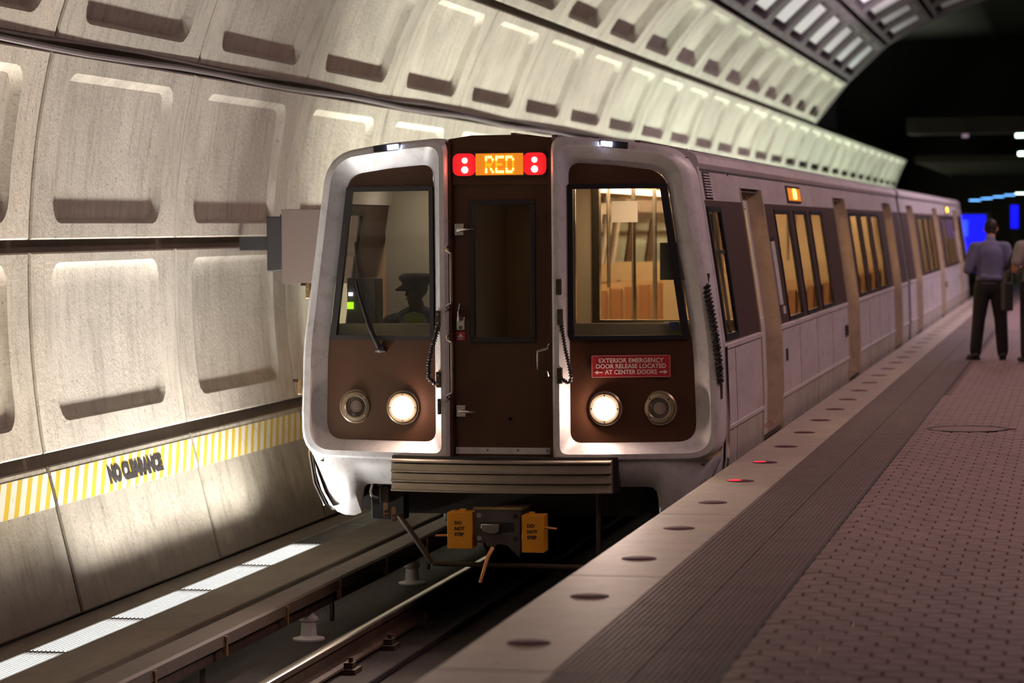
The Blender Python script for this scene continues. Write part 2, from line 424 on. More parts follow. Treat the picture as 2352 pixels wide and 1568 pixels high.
def coffer_mesh(L, W, mu, mb, mt, depth, lip, name, mt_=None, gap=0.045, r=0.16, sag=0.042, lipb=0.02):
    mb_ = MB()
    u0, u1, v0, v1 = 0.021, W - 0.021, gap, L - gap
    out_back = rr_loop(u0, u1, v0, v1, r, -0.2, True)
    out = rr_loop(u0, u1, v0, v1, r, 0.0, True)
    out_i = rr_loop(u0 + 0.012, u1 - 0.012, v0 + 0.012, v1 - 0.012, r, 0.012, True)
    loops = [out_back, out, out_i]
    if depth:
        rim = rr_loop(mu, W - mu, mb, L - mt, r, 0.012)
        rim2 = rr_loop(mu + 0.02, W - mu - 0.02, mb + 0.012, L - mt - 0.02, r, -0.015)
        inn = rr_loop(mu + lip, W - mu - lip, mb + lipb, L - mt - lip, r * 0.8, -depth)
        loops += [rim, rim2, inn]
    mb_.loft(loops)
    base = (len(loops) - 1) * 26
    mb_.f += [(base + PAIRS[i][0], base + PAIRS[i][1], base + PAIRS[i + 1][1], base + PAIRS[i + 1][0]) for i in range(12)]
    mb_.v = [(x, y, z - 4 * sag * (y / L) * (1 - y / L)) for x, y, z in mb_.v]
    return mb_.mesh(name, mt_ or M_CONC, 30)

# row: (margin_u, margin_bottom, margin_top, depth, lip)
ROWSPEC = {0: (0, 0, 0, 0, 0), 1: (0.40, 0.24, 0.12, 0.035, 0.055), 2: (0.40, 0.16, 0.17, 0.05, 0.06), 3: (0.40, 0.19, 0.15, 0.065, 0.06),
           4: (0.40, 0.17, 0.14, 0.145, 0.08), 5: (0.34, 0.16, 0.16, 0.42, 0.10), 6: (0.34, 0.16, 0.16, 0.42, 0.10),
           7: (0.42, 0.16, 0.16, 0.42, 0.10), 8: (0.42, 0.16, 0.16, 0.42, 0.10), 9: (0.42, 0.16, 0.16, 0.42, 0.10)}
def shell(i0, i1, y0, y1, off):
    pts = []
    for i in range(i0, i1 + 1):
        a = Vector(NODES[i])
        na = []
        for j in (i - 1, i):
            if 0 <= j < len(NODES) - 1: na.append(panel_frame(j)[2])
        nn = sum(na, Vector()).normalized(); pts.append((a.x - nn.x * off, a.y - nn.z * off))
    pts2 = []
    for i in range(i0, i1 + 1):
        a = Vector(NODES[i]); na = [panel_frame(j)[2] for j in (i - 1, i) if 0 <= j < len(NODES) - 1]
        nn = sum(na, Vector()).normalized(); pts2.append((a.x - nn.x * (off + 0.3), a.y - nn.z * (off + 0.3)))
    return MB().yprofile(pts + pts2[::-1], y0, y1)
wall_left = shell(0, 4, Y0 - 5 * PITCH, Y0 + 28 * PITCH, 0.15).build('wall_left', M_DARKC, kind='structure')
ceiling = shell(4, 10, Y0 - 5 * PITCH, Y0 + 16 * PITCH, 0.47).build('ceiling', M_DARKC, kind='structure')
MESHES = {}
for i, sp in ROWSPEC.items():
    L = panel_frame(i)[3]
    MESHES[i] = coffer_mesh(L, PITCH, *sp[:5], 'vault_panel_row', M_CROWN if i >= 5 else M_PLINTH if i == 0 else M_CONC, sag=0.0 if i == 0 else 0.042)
L5 = panel_frame(5)[3]
boards = {}
for i in (5, 6, 7, 8, 9):
    L = panel_frame(i)[3]
    b = MB().box(0.52, PITCH - 0.52, 0.22 * L, 0.76 * L, -0.17, -0.09)
    b.v = [(x, y, z - 4 * 0.042 * (y / L) * (1 - y / L)) for x, y, z in b.v]
    boards[i] = b.mesh('acoustic_board', M_ACOU)
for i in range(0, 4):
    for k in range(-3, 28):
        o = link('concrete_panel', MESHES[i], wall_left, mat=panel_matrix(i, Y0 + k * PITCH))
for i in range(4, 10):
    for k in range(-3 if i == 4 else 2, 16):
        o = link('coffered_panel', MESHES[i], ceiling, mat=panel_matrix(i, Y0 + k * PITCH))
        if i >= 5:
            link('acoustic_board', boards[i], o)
# clearance band painted on the plinth, one stretch per panel
L0 = panel_frame(0)[3]
def zt(z): return (z + 1.05) / 1.11 * L0
band = MB().box(0.03, PITCH - 0.03, zt(-0.265), zt(-0.03), 0.010, 0.0155).mesh('clearance_band', M_STRIPE)
for k in range(-3, 9):
    link('clearance_band', band, wall_left, mat=panel_matrix(0, Y0 + k * PITCH))
tm = text_mesh('NO CLEARANCE', 0.16, M_INK, 0.0015, 'CENTER', 0.012, 0.95)
bd = MB().box(0, 1, 0, 1, 0, 1)
link('lettering', tm, wall_left, mat=panel_matrix(0, Y0) @ Matrix.Translation((1.66, zt(-0.155), 0.019)))
# weathered patch joint: horizontal pour line is in the concrete bump
# conduits lying in the groove between second and third row
a, d, n, L = panel_frame(3 - 1 + 0)
gx, gz = NODES[3]
for j, (dx, dz, r, lab) in enumerate([(0.030, -0.020, 0.022, 'thick grey conduit in the upper groove of the vault wall'), (0.030, 0.036, 0.013, 'thin grey conduit lying above the thick one in the vault groove')]):
    path = []
    y = 8.0
    while y < 101:
        path.append((gx + dx + 0.006 * math.sin(y * 0.9 + j), y, gz + dz + 0.012 * math.sin(y * 1.31 + j * 2))); y += 1.0
    o = MB().tube(path, r, 8).build('conduit', M_PIPE, label=lab, cat='conduit', group='conduits in the vault groove')

# ------------------------------------------------------------------ track side
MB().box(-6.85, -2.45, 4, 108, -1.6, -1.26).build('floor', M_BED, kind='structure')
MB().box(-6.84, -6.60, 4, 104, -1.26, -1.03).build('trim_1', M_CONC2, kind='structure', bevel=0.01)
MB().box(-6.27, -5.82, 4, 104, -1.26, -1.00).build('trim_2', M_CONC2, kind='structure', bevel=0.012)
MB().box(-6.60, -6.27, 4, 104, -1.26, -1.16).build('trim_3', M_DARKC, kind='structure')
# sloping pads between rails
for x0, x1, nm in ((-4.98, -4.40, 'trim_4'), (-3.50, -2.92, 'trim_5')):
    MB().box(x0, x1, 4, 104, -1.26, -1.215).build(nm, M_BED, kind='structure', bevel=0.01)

ORD = {4: 'lit white louvred light trough cut by the left edge of the photo', 5: 'lit white louvred light trough by the plinth, second from the left edge of the photo',
       6: 'lit white louvred light trough just below the black lettering on the wall', 7: 'lit white louvred light trough past the black wall lettering, before the last lit one',
       8: 'last lit louvred light trough before the dark stretch beside the cab', 9: 'unlit dark light trough right after the last lit one', 10: 'unlit dark light trough beside the white apron of the train'}
def fixture(y, lit, far):
    t = empty('trough_light', (-6.435, y, -1.08),
              label=('unlit dark louvred light trough hidden behind the train' if not lit else
                     'lit louvred light trough behind the train or out of frame'), cat='light fixture',
              group=None if far in ORD else 'unlit trough lights along the wall' if not lit else 'lit trough lights along the wall')
    if far in ORD: t['label'] = ORD[far]
    t['group'] = 'trough lights along the vault wall'
    return t
FIX = {}
def fixture_meshes(lit):
    h = MB(); h.box(-0.150, -0.138, 0.02, 1.45, -0.07, 0.055); h.box(0.138, 0.150, 0.02, 1.45, -0.07, 0.055); h.box(-0.138, 0.138, 0.02, 1.45, -0.07, -0.055)
    h.box(-0.138, 0.138, 0.02, 0.035, -0.055, 0.055); h.box(-0.138, 0.138, 1.435, 1.45, -0.055, 0.055)
    hm = h.mesh('housing', M_LOUV)
    dm = MB().box(-0.136, 0.136, 0.036, 1.434, 0.028, 0.040).mesh('diffuser', M_LAMPON if lit else M_LAMPOFF)
    lv = MB()
    for k in range(9):
        x = -0.116 + k * 0.029
        lv.box(x - 0.004, x + 0.004, 0.036, 1.434, 0.041, 0.060)
    lm = lv.mesh('louver_blade', M_LOUV)
    return hm, dm, lm
FM = {True: fixture_meshes(True), False: fixture_meshes(False)}
n = 0
y = 17.33 - 1.47 * 6
while y < 66:
    lit = not (21.4 < y + 0.7 < 24.9)
    t = fixture(y, lit, n); n += 1
    link('housing', FM[lit][0], t); link('diffuser', FM[lit][1], t); link('louver', FM[lit][2], t, kind='stuff')
    y += 1.47

# running rails
def rail_prof(cx):
    h = [(-0.036, 0.0), (0.036, 0.0), (0.038, -0.03), (0.012, -0.045), (0.009, -0.125), (0.07, -0.15), (0.072, -0.165), (-0.072, -0.165), (-0.07, -0.15), (-0.009, -0.125), (-0.012, -0.045), (-0.038, -0.03)]
    return [(cx + x, -1.025 + z) for x, z in h]
for cx, lab, side in ((-4.72, 'steel running rail with shiny top, nearer the vault wall', 1), (-3.22, 'steel running rail hidden beside the platform face', 0)):
    t = empty('running_rail', (cx, 4, -1.19), label=lab, cat='rail', group='running rails')
    pr = [(x - cx, z + 1.19) for x, z in rail_prof(cx)]
    MB().yprofile(pr, 0, 100).build('rail_body', M_RUST, t)
    MB().yprofile([(-0.030, 0.1655), (-0.024, 0.1690), (0.024, 0.1690), (0.030, 0.1655)], 0, 100).build('rail_head', M_RAILTOP, t)
    fm = MB()
    fm.box(-0.16, 0.16, -0.09, 0.09, -0.024, 0.006); fm.box(0.075, 0.135, -0.05, 0.05, 0.006, 0.045); fm.box(-0.135, -0.075, -0.05, 0.05, 0.006, 0.045)
    fm.lathe([(0.016, 0), (0.016, 0.035)], (0.11, 0.0, 0.04), 'z', 6); fm.lathe([(0.016, 0), (0.016, 0.035)], (-0.11, 0, 0.04), 'z', 6)
    fm = fm.mesh('rail_fastener', M_UNDER)
    for k in range(30):
        link('rail_fastener', fm, t, loc=(0, 8.5 + k * 1.0, 0.0), bevel=0)
# third rail with cover board, brackets and insulators
t = empty('third_rail', (-5.36, 4, -1.26), label='electrified third rail under a brown cover board beside the concrete curb', cat='rail')
MB().yprofile([(-0.045, 0.20), (0.045, 0.20), (0.045, 0.29), (0.038, 0.30), (-0.038, 0.30), (-0.045, 0.29)], 0, 100).build('power_rail', M_RUST, t)
MB().yprofile([(-0.10, 0.385), (0.085, 0.385), (0.10, 0.37), (0.105, 0.30), (0.095, 0.30), (0.085, 0.36), (-0.10, 0.372)], 0, 100).build('cover_board', M_COVER, t)
ins = MB().lathe([(0.115, 0.0), (0.115, 0.012), (0.075, 0.02), (0.058, 0.03), (0.052, 0.12), (0.05, 0.125), (0.068, 0.14), (0.068, 0.16), (0.04, 0.185), (0.036, 0.20)], (0, 0, 0), 'z', 20).mesh('insulator', M_PORC)
cap = MB().box(-0.10, -0.08, -0.03, 0.03, 0.0, 0.37).mesh('cover_bracket', M_UNDER)
clip = MB().box(0.085, 0.112, -0.016, 0.016, 0.235, 0.345); clip.box(0.07, 0.112, -0.022, 0.022, 0.335, 0.36)
clip = clip.mesh('cover_clip', M_BRASS)
for k in range(12):
    link('insulator', ins, t, loc=(0.0, 5.1 + k * 3.0 - 0.02, 0.0))
    link('cover_bracket', cap, t, loc=(0, 6.0 + k * 3.0, 0))
for k in range(14):
    link('cover_clip', clip, t, loc=(0.0, 5.3 + 1.32 * k, 0))

# ------------------------------------------------------------------ platform
MB().box(-2.47, 3.6, 3, 108, -1.6, -0.13).build('floor', M_FARC, kind='structure')
platform = MB().box(-1.94, 3.6, 3, 108, -0.13, -0.022).build('floor', M_GROUT, kind='structure')
# granite edging slabs with edge lights let into them
gran = empty('floor_edging', (0, 0, 0), kind='structure')
joint0 = 17.80; SL = 2.72
slab = MB().box(-2.37, -1.912, 0.004, SL - 0.004, -0.12, 0.0).mesh('granite_slab', M_GRAN)
lens_off = MB().lathe([(0.088, -0.004), (0.088, 0.001), (0.07, 0.004), (0.035, 0.006)], (0, 0, 0), 'z', 20).mesh('edge_lens', M_EDGE_OFF)
for k in range(-5, 30):
    y = joint0 + k * SL
    s = link('granite_slab', slab, gran, loc=(0, y, 0), bevel=0.006)
    for j in range(2):
        yy = y - joint0 + 17.80 + 0.67 + j * 1.36
        lit = abs(yy - 17.15) < 0.3 or abs(yy - 18.47) < 0.4
        l = link('edge_light', lens_off, s, loc=(-2.145, 0.67 + j * 1.36 - (0.01 if j else 0), 0.001))
        if lit:
            me = lens_off.copy(); me.materials.clear(); me.materials.append(M_EDGE_ON)
            core = MB().lathe([(0.045, 0.0), (0.045, 0.0062), (0.02, 0.0075)], (-0.035, 0, 0), 'z', 14).mesh('edge_lens_lit', M_EDGE_ON)
            l.data = lens_off
            bm = bmesh.new(); bm.from_mesh(lens_off); n0 = len(bm.faces); bm.from_mesh(core)
            bm.faces.ensure_lookup_table()
            for f in bm.faces[n0:]: f.material_index = 1
            mm = bpy.data.meshes.new('edge_lens_pair'); bm.to_mesh(mm); bm.free(); mm.materials.append(M_EDGE_OFF); mm.materials.append(M_EDGE_ON)
            l.data = mm; l['label'] = 'edge light glowing red'
# ribbed tactile mats
tact = empty('floor_warning_strip', (0, 0, 0), kind='structure')
def mat_mesh(x0, x1, ln, nr):
    m = MB(); m.box(x0 + 0.002, x1 - 0.002, 0.003, ln - 0.003, -0.02, -0.003)
    for k in range(nr):
        c = x0 + (x1 - x0) * (k + 0.5) / nr; w_ = (x1 - x0) / nr * 0.30
        m.add([(c - w_, 0.004, -0.003), (c + w_, 0.004, -0.003), (c + w_ * 0.6, 0.004, 0.001), (c - w_ * 0.6, 0.004, 0.001),
               (c - w_, ln - 0.004, -0.003), (c + w_, ln - 0.004, -0.003), (c + w_ * 0.6, ln - 0.004, 0.001), (c - w_ * 0.6, ln - 0.004, 0.001)],
              [(0, 1, 2, 3), (7, 6, 5, 4), (1, 5, 6, 2), (2, 6, 7, 3), (3, 7, 4, 0)])
    return m.mesh('tactile_tile', M_TACT, 0)
tm1 = mat_mesh(-1.906, -1.602, 0.61, 12); tm2 = mat_mesh(-1.600, -1.296, 0.61, 12)
for k in range(-3, 56):
    yy = 9.0 + k * 0.61
    link('tactile_tile', tm1, tact, loc=(0, yy, 0)); link('tactile_tile', tm2, tact, loc=(0, yy + 0.02, 0))
MB().box(-1.906, -1.296, 43.2, 105, -0.02, 0.0).build('far_tactile_strip', M_TACT, tact)
MB().box(-1.294, -1.282, 5, 105, -0.02, 0.001).build('strip_edge', M_RUB, tact)
# hexagonal quarry tiles, laid pointing along the track
TX, TY = 0.1435, 0.137
hexp = [(0, TY * 0.667), (TX / 2, TY * 0.333), (TX / 2, -TY * 0.333), (0, -TY * 0.667), (-TX / 2, -TY * 0.333), (-TX / 2, TY * 0.333)]
def hexa(m, cx, cy, z, k=0.945):
    lo = [(cx + x * k, cy + y * k, -0.02) for x, y in hexp]; mi = [(cx + x * k, cy + y * k, z - 0.003) for x, y in hexp]
    up = [(cx + x * k * 0.95, cy + y * k * 0.95, z) for x, y in hexp]
    m.loft([lo, mi, up]); b = len(m.v) - 6; m.f.append(tuple(range(b, b + 6)))
one = MB(); hexa(one, 0, 0, 0.0); one = one.mesh('floor_tile', M_TILE, 20)
half = MB(); hx = [(0.003, TY * 0.64), (TX / 2 * .95, TY * 0.32), (TX / 2 * .95, -TY * 0.32), (0.003, -TY * 0.64)]
half.zprism(hx, -0.02, 0.0); half = half.mesh('floor_tile_half', M_TILE, 20)
cells = []
for r in range(0, 240):
    cy = 8.7 + r * TY
    xr = (cy * 0.0 + 0.3) if cy < 12 else 0.3 + (cy - 12) * 0.0
    cx = -1.21 + (TX / 2 if r % 2 else 0)
    if r % 2 and cy > 9: link('floor_tile', half, platform, loc=(-1.282, cy, 0.0)) if cy < 26 else None
    while cx < 1.0:
        # right edge of the frame runs roughly along x = 0.02 * y - ...
        cells.append((cy, cx)); cx += TX
vis = [c for c in cells if c[1] < -0.215 + 0.0 * c[0] and c[0] > 9.25]
vis.sort(); near = set(vis[:240])
tm_ = MB()
for cy, cx in cells:
    dz = random.uniform(-0.0014, 0.0006)
    if (cy - 21.7) ** 2 + (cx + 0.88) ** 2 < 0.33 ** 2: continue
    if (cy, cx) in near:
        o = link('floor_tile', one, platform, loc=(cx, cy, dz)); o.rotation_euler = (random.uniform(-0.006, 0.006), random.uniform(-0.006, 0.006), 0)
    else: hexa(tm_, cx, cy, dz)
tm_.build('floor_tile_field', M_TILE2, platform, smooth=20, kind='stuff')
MB().box(-1.28, 1.0, 41.6, 105, -0.03, -0.001).build('far_tile_field', M_TILE2, platform, kind='stuff')
MB().box(1.0, 3.6, 5, 105, -0.03, -0.001).build('side_tile_field', M_TILE2, platform, kind='stuff')
t = empty('floor_hatch', (-0.88, 21.7, 0), label='round tiled floor hatch in the platform beside the ribbed strip', cat='hatch')
MB().lathe([(0.325, -0.02), (0.325, 0.004), (0.305, 0.004), (0.300, -0.004)], (0, 0, 0), 'z', 40).build('rim', M_RUB, t)
MB().lathe([(0.296, -0.015), (0.296, 0.0), (0.15, 0.003)], (0, 0, 0), 'z', 40).build('lid', M_MANH, t)

# ------------------------------------------------------------------ far end and right side
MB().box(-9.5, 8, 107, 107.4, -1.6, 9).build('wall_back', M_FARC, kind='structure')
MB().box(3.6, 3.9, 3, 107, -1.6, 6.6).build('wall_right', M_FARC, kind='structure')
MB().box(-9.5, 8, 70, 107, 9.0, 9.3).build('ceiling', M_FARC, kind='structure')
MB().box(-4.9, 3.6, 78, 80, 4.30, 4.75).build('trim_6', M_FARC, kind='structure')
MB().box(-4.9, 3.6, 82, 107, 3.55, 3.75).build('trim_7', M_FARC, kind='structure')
# ring beam that closes the upper vault
end = []
for i in range(4, 11): end.append(NODES[i])
pp = [(x, z) for x, z in end]; cxx, czz = -2.0, 1.6
pp2 = [(cxx + (x - cxx) * 1.12, czz + (z - czz) * 1.12) for x, z in end]
for j in range(6):
    pass
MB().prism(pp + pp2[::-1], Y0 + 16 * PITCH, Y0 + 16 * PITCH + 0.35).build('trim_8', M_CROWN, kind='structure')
# far lamps, screens
def far_lamp(name, x, y, z, sx, sz, m, lab, cat, grp=None):
    t = empty(name, (x, y, z), label=lab, cat=cat, group=grp)
    MB().box(-sx - 0.02, sx + 0.02, 0.0, 0.12, -sz - 0.02, sz + 0.02).build('housing', M_DBOX, t)
    MB().box(-sx, sx, -0.012, 0.0, -sz, sz).build('lens', m, t)
    return t
far_lamp('ceiling_lamp', -1.63, 77.6, 4.18, 0.14, 0.05, M_WHL, 'white rectangular lamp high in the dark end of the station, upper one', 'lamp')
far_lamp('ceiling_lamp', -1.58, 77.6, 3.66, 0.12, 0.05, M_WHL, 'white rectangular lamp in the dark end, below the other one', 'lamp')
far_lamp('ceiling_lamp', -3.2, 77.7, 4.20, 0.09, 0.05, M_PURPL, 'faint purple lamp glowing in the dark above the train', 'lamp')

# ------------------------------------------------------------------ the train
HP = [(-0.42, 1.37), (-0.30, 1.46), (-0.10, 1.52), (0.30, 1.53), (0.80, 1.512), (1.25, 1.45), (1.80, 1.368), (2.05, 1.328), (2.12, 1.31), (2.4, 1.22)]
def interp(P, t):
    if t <= P[0][0]: return P[0][1]
    for (a, b), (c, d) in zip(P, P[1:]):
        if t <= c: return b + (d - b) * (t - a) / (c - a)
    return P[-1][1]
def hw(z): return interp(HP, z)
TP = [(0.0, 2.315), (0.4, 2.292), (0.8, 2.262), (1.1, 2.222), (1.3, 2.17), (1.6, 2.1)]
def top(x): return interp(TP, abs(x))
def bow(x): return -0.26 * (1 - min(1.0, (abs(x) / 1.4)) ** 2)
LEN = 21.0

def levels(z0, z1):
    zs = [z0] + [z for z, _ in HP if z0 + 0.02 < z < z1 - 0.02] + [z1]; return zs
def side_patch(m, sg, y0, y1, z0, z1, off=0.0, th=0.03):
    zs = levels(z0, z1)
    outer = [(sg * (hw(z) + off), z) for z in zs]; inner = [(sg * (hw(z) + off - th), z) for z in zs[::-1]]
    m.yprofile(outer + inner, y0, y1); return m

DOORS = [(2.55, 3.90), (10.60, 12.00), (18.00, 19.45)]
GROUPS = [(4.70, 9.05), (12.40, 16.90)]
BAND0, BAND1 = 0.82, 1.84

car = empty('train_car', (-3.97, 18.4, 0), label='nearest metro train car with brown cab front and lit headlights', cat='train')

# roof
rp = [(sgx * x, z) for sgx, seq in ((-1, [1.315, 1.305, 1.27, 1.20]), (1, [])) for x, z in []]
prof = [(-1.335, 2.075), (-1.345, 2.10), (-1.325, 2.155), (-1.27, 2.19), (-1.10, 2.222), (-0.8, 2.262), (-0.4, 2.292), (0, 2.315)]
prof = prof + [(-x, z) for x, z in prof[-2::-1]]
inner = [(x * 0.97, z - 0.05) for x, z in prof[::-1]]
MB().yprofile(prof + inner, 0.24, LEN).build('roof', M_SIDE, car, label='pinkish metal roof edge and crown')
rm = MB()
for x in (-0.9, -0.6, -0.3, 0, 0.3, 0.6, 0.9): rm.box(x - 0.02, x + 0.02, 0.3, LEN - 0.1, top(x) - 0.005, top(x) + 0.02)
rm.build('roof_rib', M_ROOF, car, kind='stuff')
# gutters, fascia, brown band, lower panels, skirts on both sides
for sg in (-1, 1):
    side_patch(MB(), sg, 0.30, LEN, 2.05, 2.078, 0.004, 0.05).build('gutter', M_RUB, car)
    cuts = [0.30] + [v for d in DOORS for v in d] + [LEN]
    for i in range(0, len(cuts), 2):
        y0, y1 = cuts[i], cuts[i + 1]
        side_patch(MB(), sg, y0, y1, BAND1, 2.05).build('fascia_panel', M_SIDE, car)
        side_patch(MB(), sg, y0, y1, 0.232, 0.80).build('side_panel', M_SIDE, car, bevel=0.004)
        side_patch(MB(), sg, y0, y1, 0.20, 0.232, 0.012, 0.045).build('rub_rail', M_SIDE, car, bevel=0.004)
        side_patch(MB(), sg, y0, y1, -0.40, 0.198).build('lower_skirt', M_SIDEDIRT, car)
        side_patch(MB(), sg, y0, y1, 0.775, 0.815, 0.012, 0.045).build('belt_rail', M_SIDE, car, bevel=0.006)
        m = MB()
        for yy in ([0.9] if i == 0 else [y0 + 1.6, y0 + 3.2, y0 + 4.8] if y1 - y0 > 5 else []):
            side_patch(m, sg, yy, yy + 0.012, -0.38, 0.77, 0.0015, 0.01)
        if m.v: m.build('panel_seam', M_RUB, car)
    for d in DOORS:
        side_patch(MB(), sg, d[0], d[1], 1.955, 2.05).build('fascia_panel', M_SIDE, car)
        # recess: jambs, header, threshold, two leaves
        for yy, nm in ((d[0], 0), (d[1], 1)):
            m = MB(); zs = levels(-0.38, 1.955); t_ = 0.05
            ya, yb = (yy - t_, yy) if nm == 0 else (yy, yy + t_)
            ya, yb = (yy - 0.002, yy + t_) if nm == 0 else (yy - t_ + 0.03, yy + 0.03)
            ya, yb = (yy - 0.03, yy + 0.005) if nm == 0 else (yy - 0.005, yy + 0.03)
            m.yprofile([(sg * (hw(z) + 0.008), z) for z in zs] + [(sg * (hw(z) - 0.14), z) for z in zs[::-1]], ya, yb)
            m.build('door_jamb', M_JAMB, car)
            m = MB(); side_patch(m, sg, yy - (0.045 if nm == 0 else -0.005), yy - (0.005 if nm == 0 else -0.075), -0.2, 1.955, 0.010, 0.03).build('jamb_trim', M_JAMB, car)
        MB().box(min(sg * 1.30, sg * (1.52)), max(sg * 1.30, sg * (1.52)), d[0], d[1], -0.05, -0.01).build('threshold', M_STEEL, car)
        MB().box(min(sg * 1.30, sg * 1.49), max(sg * 1.30, sg * 1.49), d[0], d[1], -0.38, -0.05).build('lower_skirt', M_DARK, car)
        side_patch(MB(), sg, d[0], d[1], 1.925, 1.985, -0.03, 0.15).build('door_header', M_HEADR, car)
        mid = (d[0] + d[1]) / 2
        for a, b in ((d[0], mid), (mid, d[1])):
            lf = MB()
            side_patch(lf, sg, a + 0.012, b - 0.012, 0.0, 0.80, -0.12, 0.035)
            side_patch(lf, sg, a + 0.012, a + 0.16, 0.80, 1.945, -0.12, 0.035); side_patch(lf, sg, b - 0.16, b - 0.012, 0.80, 1.945, -0.12, 0.035)
            side_patch(lf, sg, a + 0.16, b - 0.16, 0.80, 0.88, -0.12, 0.035); side_patch(lf, sg, a + 0.16, b - 0.16, 1.80, 1.945, -0.12, 0.035)
            o = lf.build('door_leaf', M_ALU, car)
            side_patch(MB(), sg, a + 0.15, b - 0.15, 0.87, 1.81, -0.13, 0.01).build('door_window', M_SGLASS, o)
        side_patch(MB(), sg, mid - 0.012, mid + 0.012, 0.0, 1.945, -0.112, 0.05).build('door_seal', M_RUB, car)
    # brown window bands with panes
    def band_(y0, y1, wins, z0=0.845, z1=1.775):
        m = MB()
        side_patch(m, sg, y0, y1, BAND0, z0, 0, 0.014); side_patch(m, sg, y0, y1, z1, BAND1, 0, 0.014)
        e = [y0] + [v for w_ in wins for v in w_] + [y1]
        for i in range(0, len(e), 2): side_patch(m, sg, e[i], e[i + 1], z0, z1, 0, 0.014)
        m.build('window_band', M_BROWN2, car)
        for a, b in wins:
            f = MB()
            side_patch(f, sg, a - 0.03, b + 0.03, z0 - 0.02, z0 + 0.02, 0.008, 0.026); side_patch(f, sg, a - 0.03, b + 0.03, z1 - 0.02, z1 + 0.02, 0.008, 0.026)
            side_patch(f, sg, a - 0.03, a + 0.025, z0, z1, 0.008, 0.026); side_patch(f, sg, b - 0.025, b + 0.03, z0, z1, 0.008, 0.026)
            o = f.build('window_frame', M_GASK, car)
            side_patch(MB(), sg, a, b, z0, z1, -0.006, 0.005).build('window_pane', M_SGLASS, o)
    band_(0.30, 2.55, [(0.48, 1.16)], 0.86, 1.775)
    band_(3.90, 10.60, [(4.73, 5.92), (6.32, 7.44), (7.86, 9.05)])
    band_(12.00, 18.00, [(12.45, 13.60), (14.00, 15.15), (15.60, 16.90)])
    band_(19.45, LEN, [])
    # cab side window rails
    m = MB()
    side_patch(m, sg, 0.56, 0.60, 0.88, 1.75, -0.0, 0.02); side_patch(m, sg, 0.80, 0.84, 0.88, 1.75, -0.0, 0.02); side_patch(m, sg, 0.50, 1.1, 1.45, 1.48, 0.0, 0.02)
    m.build('sliding_sash', M_STEEL, car)
    # side destination sign
    side_patch(MB(), sg, 5.95, 7.15, 1.865, 2.02, 0.012, 0.04).build('sign_surround', M_RUB, car)
    sgn = side_patch(MB(), sg, 6.02, 7.08, 1.885, 2.0, 0.016, 0.01).build('side_destination_sign', M_SIGNA, car)
    tx = text_mesh('RED', 0.12, M_AMB, 0.002, 'CENTER', 0.006, 1.2)
    ang = math.atan2(hw(1.885) - hw(2.0), 0.115)
    if sg > 0: rot = Matrix(((0, -math.sin(ang), math.cos(ang)), (1, 0, 0), (0, math.cos(ang), math.sin(ang))))
    else: rot = Matrix(((0, math.sin(ang), -math.cos(ang)), (-1, 0, 0), (0, math.cos(ang), math.sin(ang))))
    link('lettering', tx, sgn, mat=Matrix.Translation((sg * (hw(1.94) + 0.021), 6.55, 1.943)) @ rot.to_4x4())
    # louvred grille near the cab
    for k in range(9):
        zz = 1.86 + k * 0.02
        side_patch(MB(), sg, 0.50, 0.86, zz, zz + 0.011, 0.014, 0.03).build('louver_slat', M_SIDE, car)
    side_patch(MB(), sg, 0.48, 0.88, 1.845, 2.045, 0.002, 0.03).build('louver_backing', M_DARK, car)
    # small side details
    side_patch(MB(), sg, 4.10, 4.32, 0.98, 1.52, 0.012, 0.02).build('notice_strip', M_ALU, car, bevel=0.004)
    side_patch(MB(), sg, 4.12, 4.30, 1.535, 1.56, 0.02, 0.03).build('notice_clip', M_STEEL, car)
    side_patch(MB(), sg, 4.30, 4.46, 0.90, 0.965, 0.008, 0.02).build('side_sticker', M_ALU, car)
    side_patch(MB(), sg, 4.28, 4.42, 0.50, 0.60, 0.006, 0.02).build('release_latch', M_RUB, car)
    side_patch(MB(), sg, 10.15, 10.38, 0.47, 0.58, 0.02, 0.03).build('release_latch', M_RUB, car)
    # corner rod running down the front corner
    pth = [(sg * (hw(z) + 0.012), 0.27, z) for z in [-0.36, -0.2, 0.0, 0.3, 0.55, 0.80]]
    MB().tube(pth, 0.016, 8).build('corner_tube', M_CHROME, car)
    pth = [(sg * (hw(z) + 0.006), 0.27, z) for z in [0.80, 1.0, 1.25, 1.5, 1.8, 2.05, 2.14]] + [(sg * 1.25, 0.27, 2.20)]
    MB().tube(pth, 0.011, 8).build('corner_tube', M_ALU, car)
    side_patch(MB(), sg, 0.285, 0.31, -0.38, 2.05, 0.006, 0.03).build('corner_seal', M_RUB, car)
# rear end wall
e = MB().prism([(-hw(z) + 0.01, z) for z in levels(-0.4, 2.1)] + [(x, z) for x, z in prof[3:-3]] + [(hw(z) - 0.01, z) for z in levels(-0.4, 2.1)[::-1]], LEN - 0.03, LEN)
e.build('end_wall', M_SIDE, car)
MB().box(-1.30, 1.30, LEN - 0.30, LEN - 0.26, 0.0, 2.04).build('saloon_end_lining', M_WALLIN, car)
MB().box(-0.42, 0.42, LEN - 0.01, LEN + 0.20, 0.0, 2.0).build('gangway_barrier', M_RUB, car)
